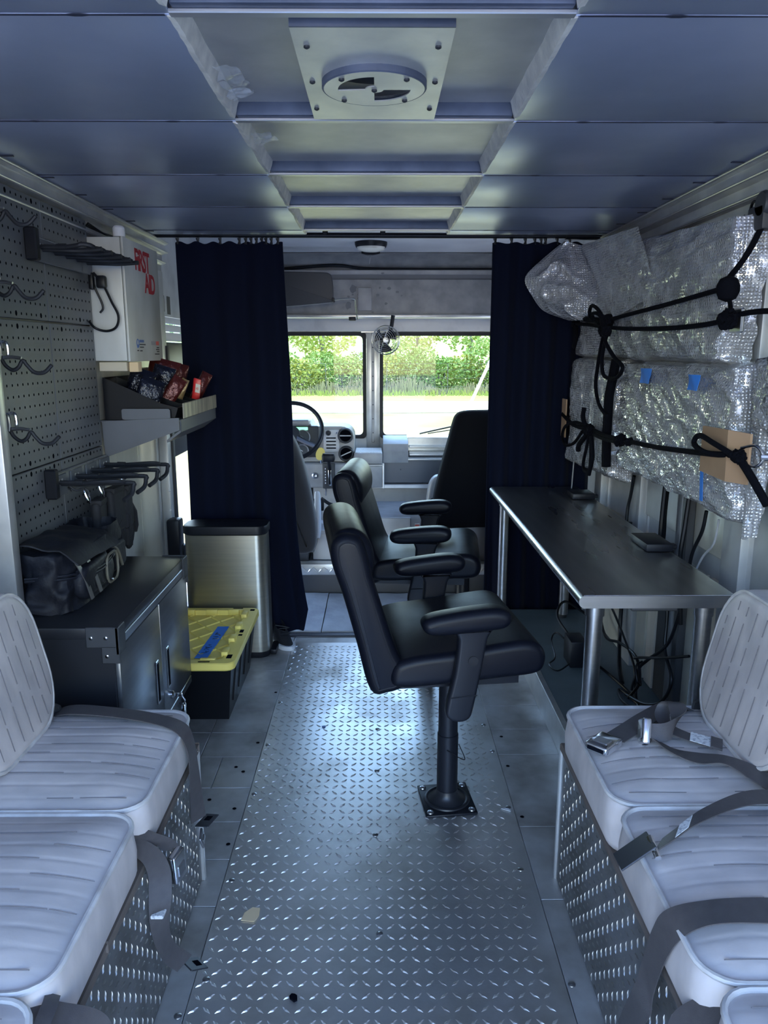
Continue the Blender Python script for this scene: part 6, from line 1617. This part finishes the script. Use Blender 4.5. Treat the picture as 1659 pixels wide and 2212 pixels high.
# ---------------- litter on the floor
sc_ = [(-.352, 1.705), (-.318, 1.700), (-.309, 1.722), (-.310, 1.748), (-.330, 1.752), (-.348, 1.732)]
obj('paper_scrap', MB().prism(sc_, lambda u, v, d: (u, v, d), .0042, .0052), 'paper_tan', label='tan paper scrap on the tread plate floor', cat='scrap')
obj('paper_scrap', MB().prism([(.385, 2.188), (.40, 2.18), (.413, 2.172), (.416, 2.182), (.408, 2.19), (.395, 2.192)], lambda u, v, d: (u, v, d), .0042, .0052), 'paper_white', label='small white scrap beside the chair pedestal', cat='scrap')
obj('dirt_clump', MB().prism(blob(.011, 9, 4), lambda u, v, d: (-.192 + u, 1.464 + v, d), .0035, .008), 'hole_dark', label='black crumb on the floor at the bottom of the picture', cat='crumb')
obj('paint_fleck', MB().prism(blob(.009, 7, 8), lambda u, v, d: (-.213 + u, 2.738 + v, d), .0035, .005), 'print_blue', label='purple paint fleck on the tread plate', cat='fleck')

# ================================================================== OUTSIDE
GZ = -.65
def ground(name, y0, y1, x0, x1, z, m, label, cat):
    return obj(name, MB().box(x0, x1, y0, y1, z - .3, z), m, kind='structure')
ground('ground', -60, 150, -120, 120, GZ, 'ground_gravel', '', '')
def strip(name, y0, y1, m, z0, seed, amp=.5):
    def f(u, v):
        x = -70 + 140 * u
        y = y0 + (y1 - y0) * v + amp * noise.noise((x * .15, seed, 0)) * (1 if v < .5 else .7)
        return (x, y, z0)
    return obj(name, MB().sheet(80, 4, f, .02), m, kind='structure')
obj('ground_bounce', MB().box(-40, 40, -60, 8, GZ - .02, GZ + .01), 'bounce_grey', kind='structure')  # grey ground added around the rear to cool the light on the ceiling
strip('ground_lane', 26.5, 33.0, 'ground_lane', GZ + .012, 1)
strip('ground_verge', 33.0, 48, 'verge_grass', GZ + .014, 2, .8)
def hill(u, v):
    x = -110 + 220 * u; y = 46 + 150 * v
    return (x, y, GZ - .05 + 11 * v ** 1.3 + .5 * noise.noise((x * .04, y * .04, 0)))
obj('ground_hill', MB().sheet(50, 30, hill, .2), 'field_grass', kind='structure')

def foliage(mb, c, rx, ry, rz, n, size, rnd, droop=.4):
    for _ in range(n):
        while True:
            a = Vector((rnd.uniform(-1, 1), rnd.uniform(-1, 1), rnd.uniform(-1, 1)))
            l = a.length
            if .35 < l < 1 and rnd.random() < l * l: break
        p_ = Vector((c[0] + a.x * rx, c[1] + a.y * ry, c[2] + a.z * rz))
        d = Vector((rnd.uniform(-1, 1), rnd.uniform(-1, 1), rnd.uniform(-.6, .8))).normalized()
        w = d.cross(Vector((rnd.uniform(-1, 1), rnd.uniform(-1, 1), rnd.uniform(-1, 1)))).normalized()
        s_ = size * rnd.uniform(.6, 1.3)
        mb.add([p_, p_ + d * s_ * .5 + w * s_ * .3, p_ + d * s_, p_ + d * s_ * .5 - w * s_ * .3], [(0, 1, 2, 3)])
rb_ = random.Random(11)
kinds = [('leaf_green', 'leafy green'), ('leaf_dark', 'deep green'), ('leaf_yellow', 'yellow-green'), ('leaf_green', 'bright green')]
xs_ = [-15, -12.5, -10.2, -8.2, -6.6, -5.3, -4.0, -2.9, -1.9, -.8, .3, 1.3, 2.2, 3.3, 4.4, 5.4, 6.5, 8, 9.8, 12, 14.5]
ORD = 'first second third fourth fifth sixth seventh eighth ninth tenth eleventh twelfth thirteenth fourteenth fifteenth sixteenth seventeenth eighteenth nineteenth twentieth last'.split()
where = ['far left', 'left', 'centre left', 'centre', 'centre right', 'right', 'far right']
for i, x in enumerate(xs_):
    h = rb_.uniform(1.5, 2.4) * (1.15 if abs(x - 3.5) < 3 else 1.0)
    y = 39.5 + rb_.uniform(-.7, 1.4)
    m_, word = kinds[i % 4]
    t = thing('hedge_bush', (x, y, GZ), '%s bush in the hedge outside, %s from its left end' % (word, ORD[i]), 'bush', 'bushes of the hedge outside')
    mb = MB(); foliage(mb, (x, y, GZ + h * .52), rb_.uniform(1.0, 1.5), .9, h * .52, 1500, .17, rb_)
    obj('foliage', mb, m_, t, smooth=0)
    st_ = MB()
    for k in range(3): st_.tube([(x + rb_.uniform(-.2, .2), y, GZ), (x + rb_.uniform(-.5, .5), y + .1, GZ + h * .6)], [.04, .02], 5)
    obj('stem', st_, 'wood_trim', t)
# dry weeds in front of the hedge, too fine to count
dw = MB()
for _ in range(5200):
    x = rb_.uniform(-16, 16); y = 37.4 + rb_.uniform(0, 2.2)
    hgt = rb_.uniform(.15, .7) * (.5 + .9 * abs(noise.noise((x * .5, y * .3, 0))) * 2)
    dx = rb_.uniform(-.15, .15)
    dw.add([(x - .015, y, GZ), (x + .015, y, GZ), (x + dx + .02, y + .05, GZ + hgt), (x + dx - .01, y + .05, GZ + hgt)], [(0, 1, 2, 3)])
obj('dry_weeds', dw, 'leaf_dry', kind='stuff', smooth=0, label='pale dry weeds along the foot of the hedge', cat='weeds')
gw = MB()
for _ in range(4200):
    x = rb_.uniform(-16, 16); y = 36.6 + rb_.uniform(0, 3.0); hgt = rb_.uniform(.08, .3); dx = rb_.uniform(-.12, .12)
    gw.add([(x - .02, y, GZ), (x + .02, y, GZ), (x + dx + .02, y, GZ + hgt), (x + dx - .01, y, GZ + hgt)], [(0, 1, 2, 3)])
obj('tall_grass', gw, 'leaf_yellow', kind='stuff', smooth=0, label='yellow-green tall grass in front of the hedge', cat='grass')
# wire fence
fn_ = thing('wire_fence', (0, 38.4, GZ), 'thin wire fence running in front of the hedge outside', 'fence')
for x in range(-15, 17, 3):
    obj('fence_post', MB().tube([(x + .4, 38.4, GZ), (x + .4, 38.4, GZ + 1.5)], .018, 6), 'wire_dark', fn_)
for z in (.4, .8, 1.2, 1.5):
    obj('fence_wire', MB().tube([(-16, 38.4, GZ + z), (16, 38.4, GZ + z)], .006, 4), 'wire_dark', fn_)
# trees on the slope
for i, (x, y, h, rx, m_, lab) in enumerate(((-9, 62, 7, 3.2, 'leaf_green', 'broad green tree on the slope at the far left'), (-4.2, 58, 5.5, 2.6, 'leaf_yellow', 'yellow-green tree on the slope behind the left windscreen'),
                                        (7.0, 60, 7, 3.0, 'leaf_green', 'green tree on the slope at the right windscreen edge'), (3.2, 66, 6, 2.4, 'leaf_yellow', 'light tree on the slope seen above the fan'),
                                        (12, 64, 8, 3.5, 'leaf_dark', 'dark tree on the slope at the far right'), (-15, 66, 8, 3.6, 'leaf_dark', 'dark tree on the slope beyond the far left tree'))):
    z0 = GZ - .05 + 11 * ((y - 46) / 150) ** 1.3
    t = thing('field_tree', (x, y, z0), lab, 'tree', 'trees on the slope outside')
    mb = MB(); foliage(mb, (x, y, z0 + h * .62), rx, rx * .8, h * .42, 1600, .34, rb_)
    obj('crown', mb, m_, t, smooth=0)
    tr_ = MB().tube([(x, y, z0), (x + .1, y, z0 + h * .5), (x - .2, y, z0 + h * .8)], [.18, .12, .05], 8)
    for k in range(4): tr_.tube([(x, y, z0 + h * (.35 + .1 * k)), (x + rb_.uniform(-1.4, 1.4), y, z0 + h * (.6 + .1 * k))], [.06, .02], 5)
    obj('trunk', tr_, 'wood_trim', t)
hs = thing('field_shed', (-1.75, 70, 1.4), 'tiny pale blue shed far up the grassy slope', 'shed')
obj('wall', MB().box(-2.05, -1.35, 70, 71, .6, 2.0), 'house_pale', hs)
obj('roof', MB().prism([(-2.15, 2.0), (-1.25, 2.0), (-1.7, 2.4)], lambda u, v, d: (u, d, v), 69.9, 71.1), 'house_pale', hs)
# leaning pale pole
obj('leaning_pole', MB().tube([(3.15, 27.6, GZ), (4.35, 28.0, 1.9)], .055, 10), 'post_pale', label='pale leaning pole outside at the right windscreen edge', cat='pole')
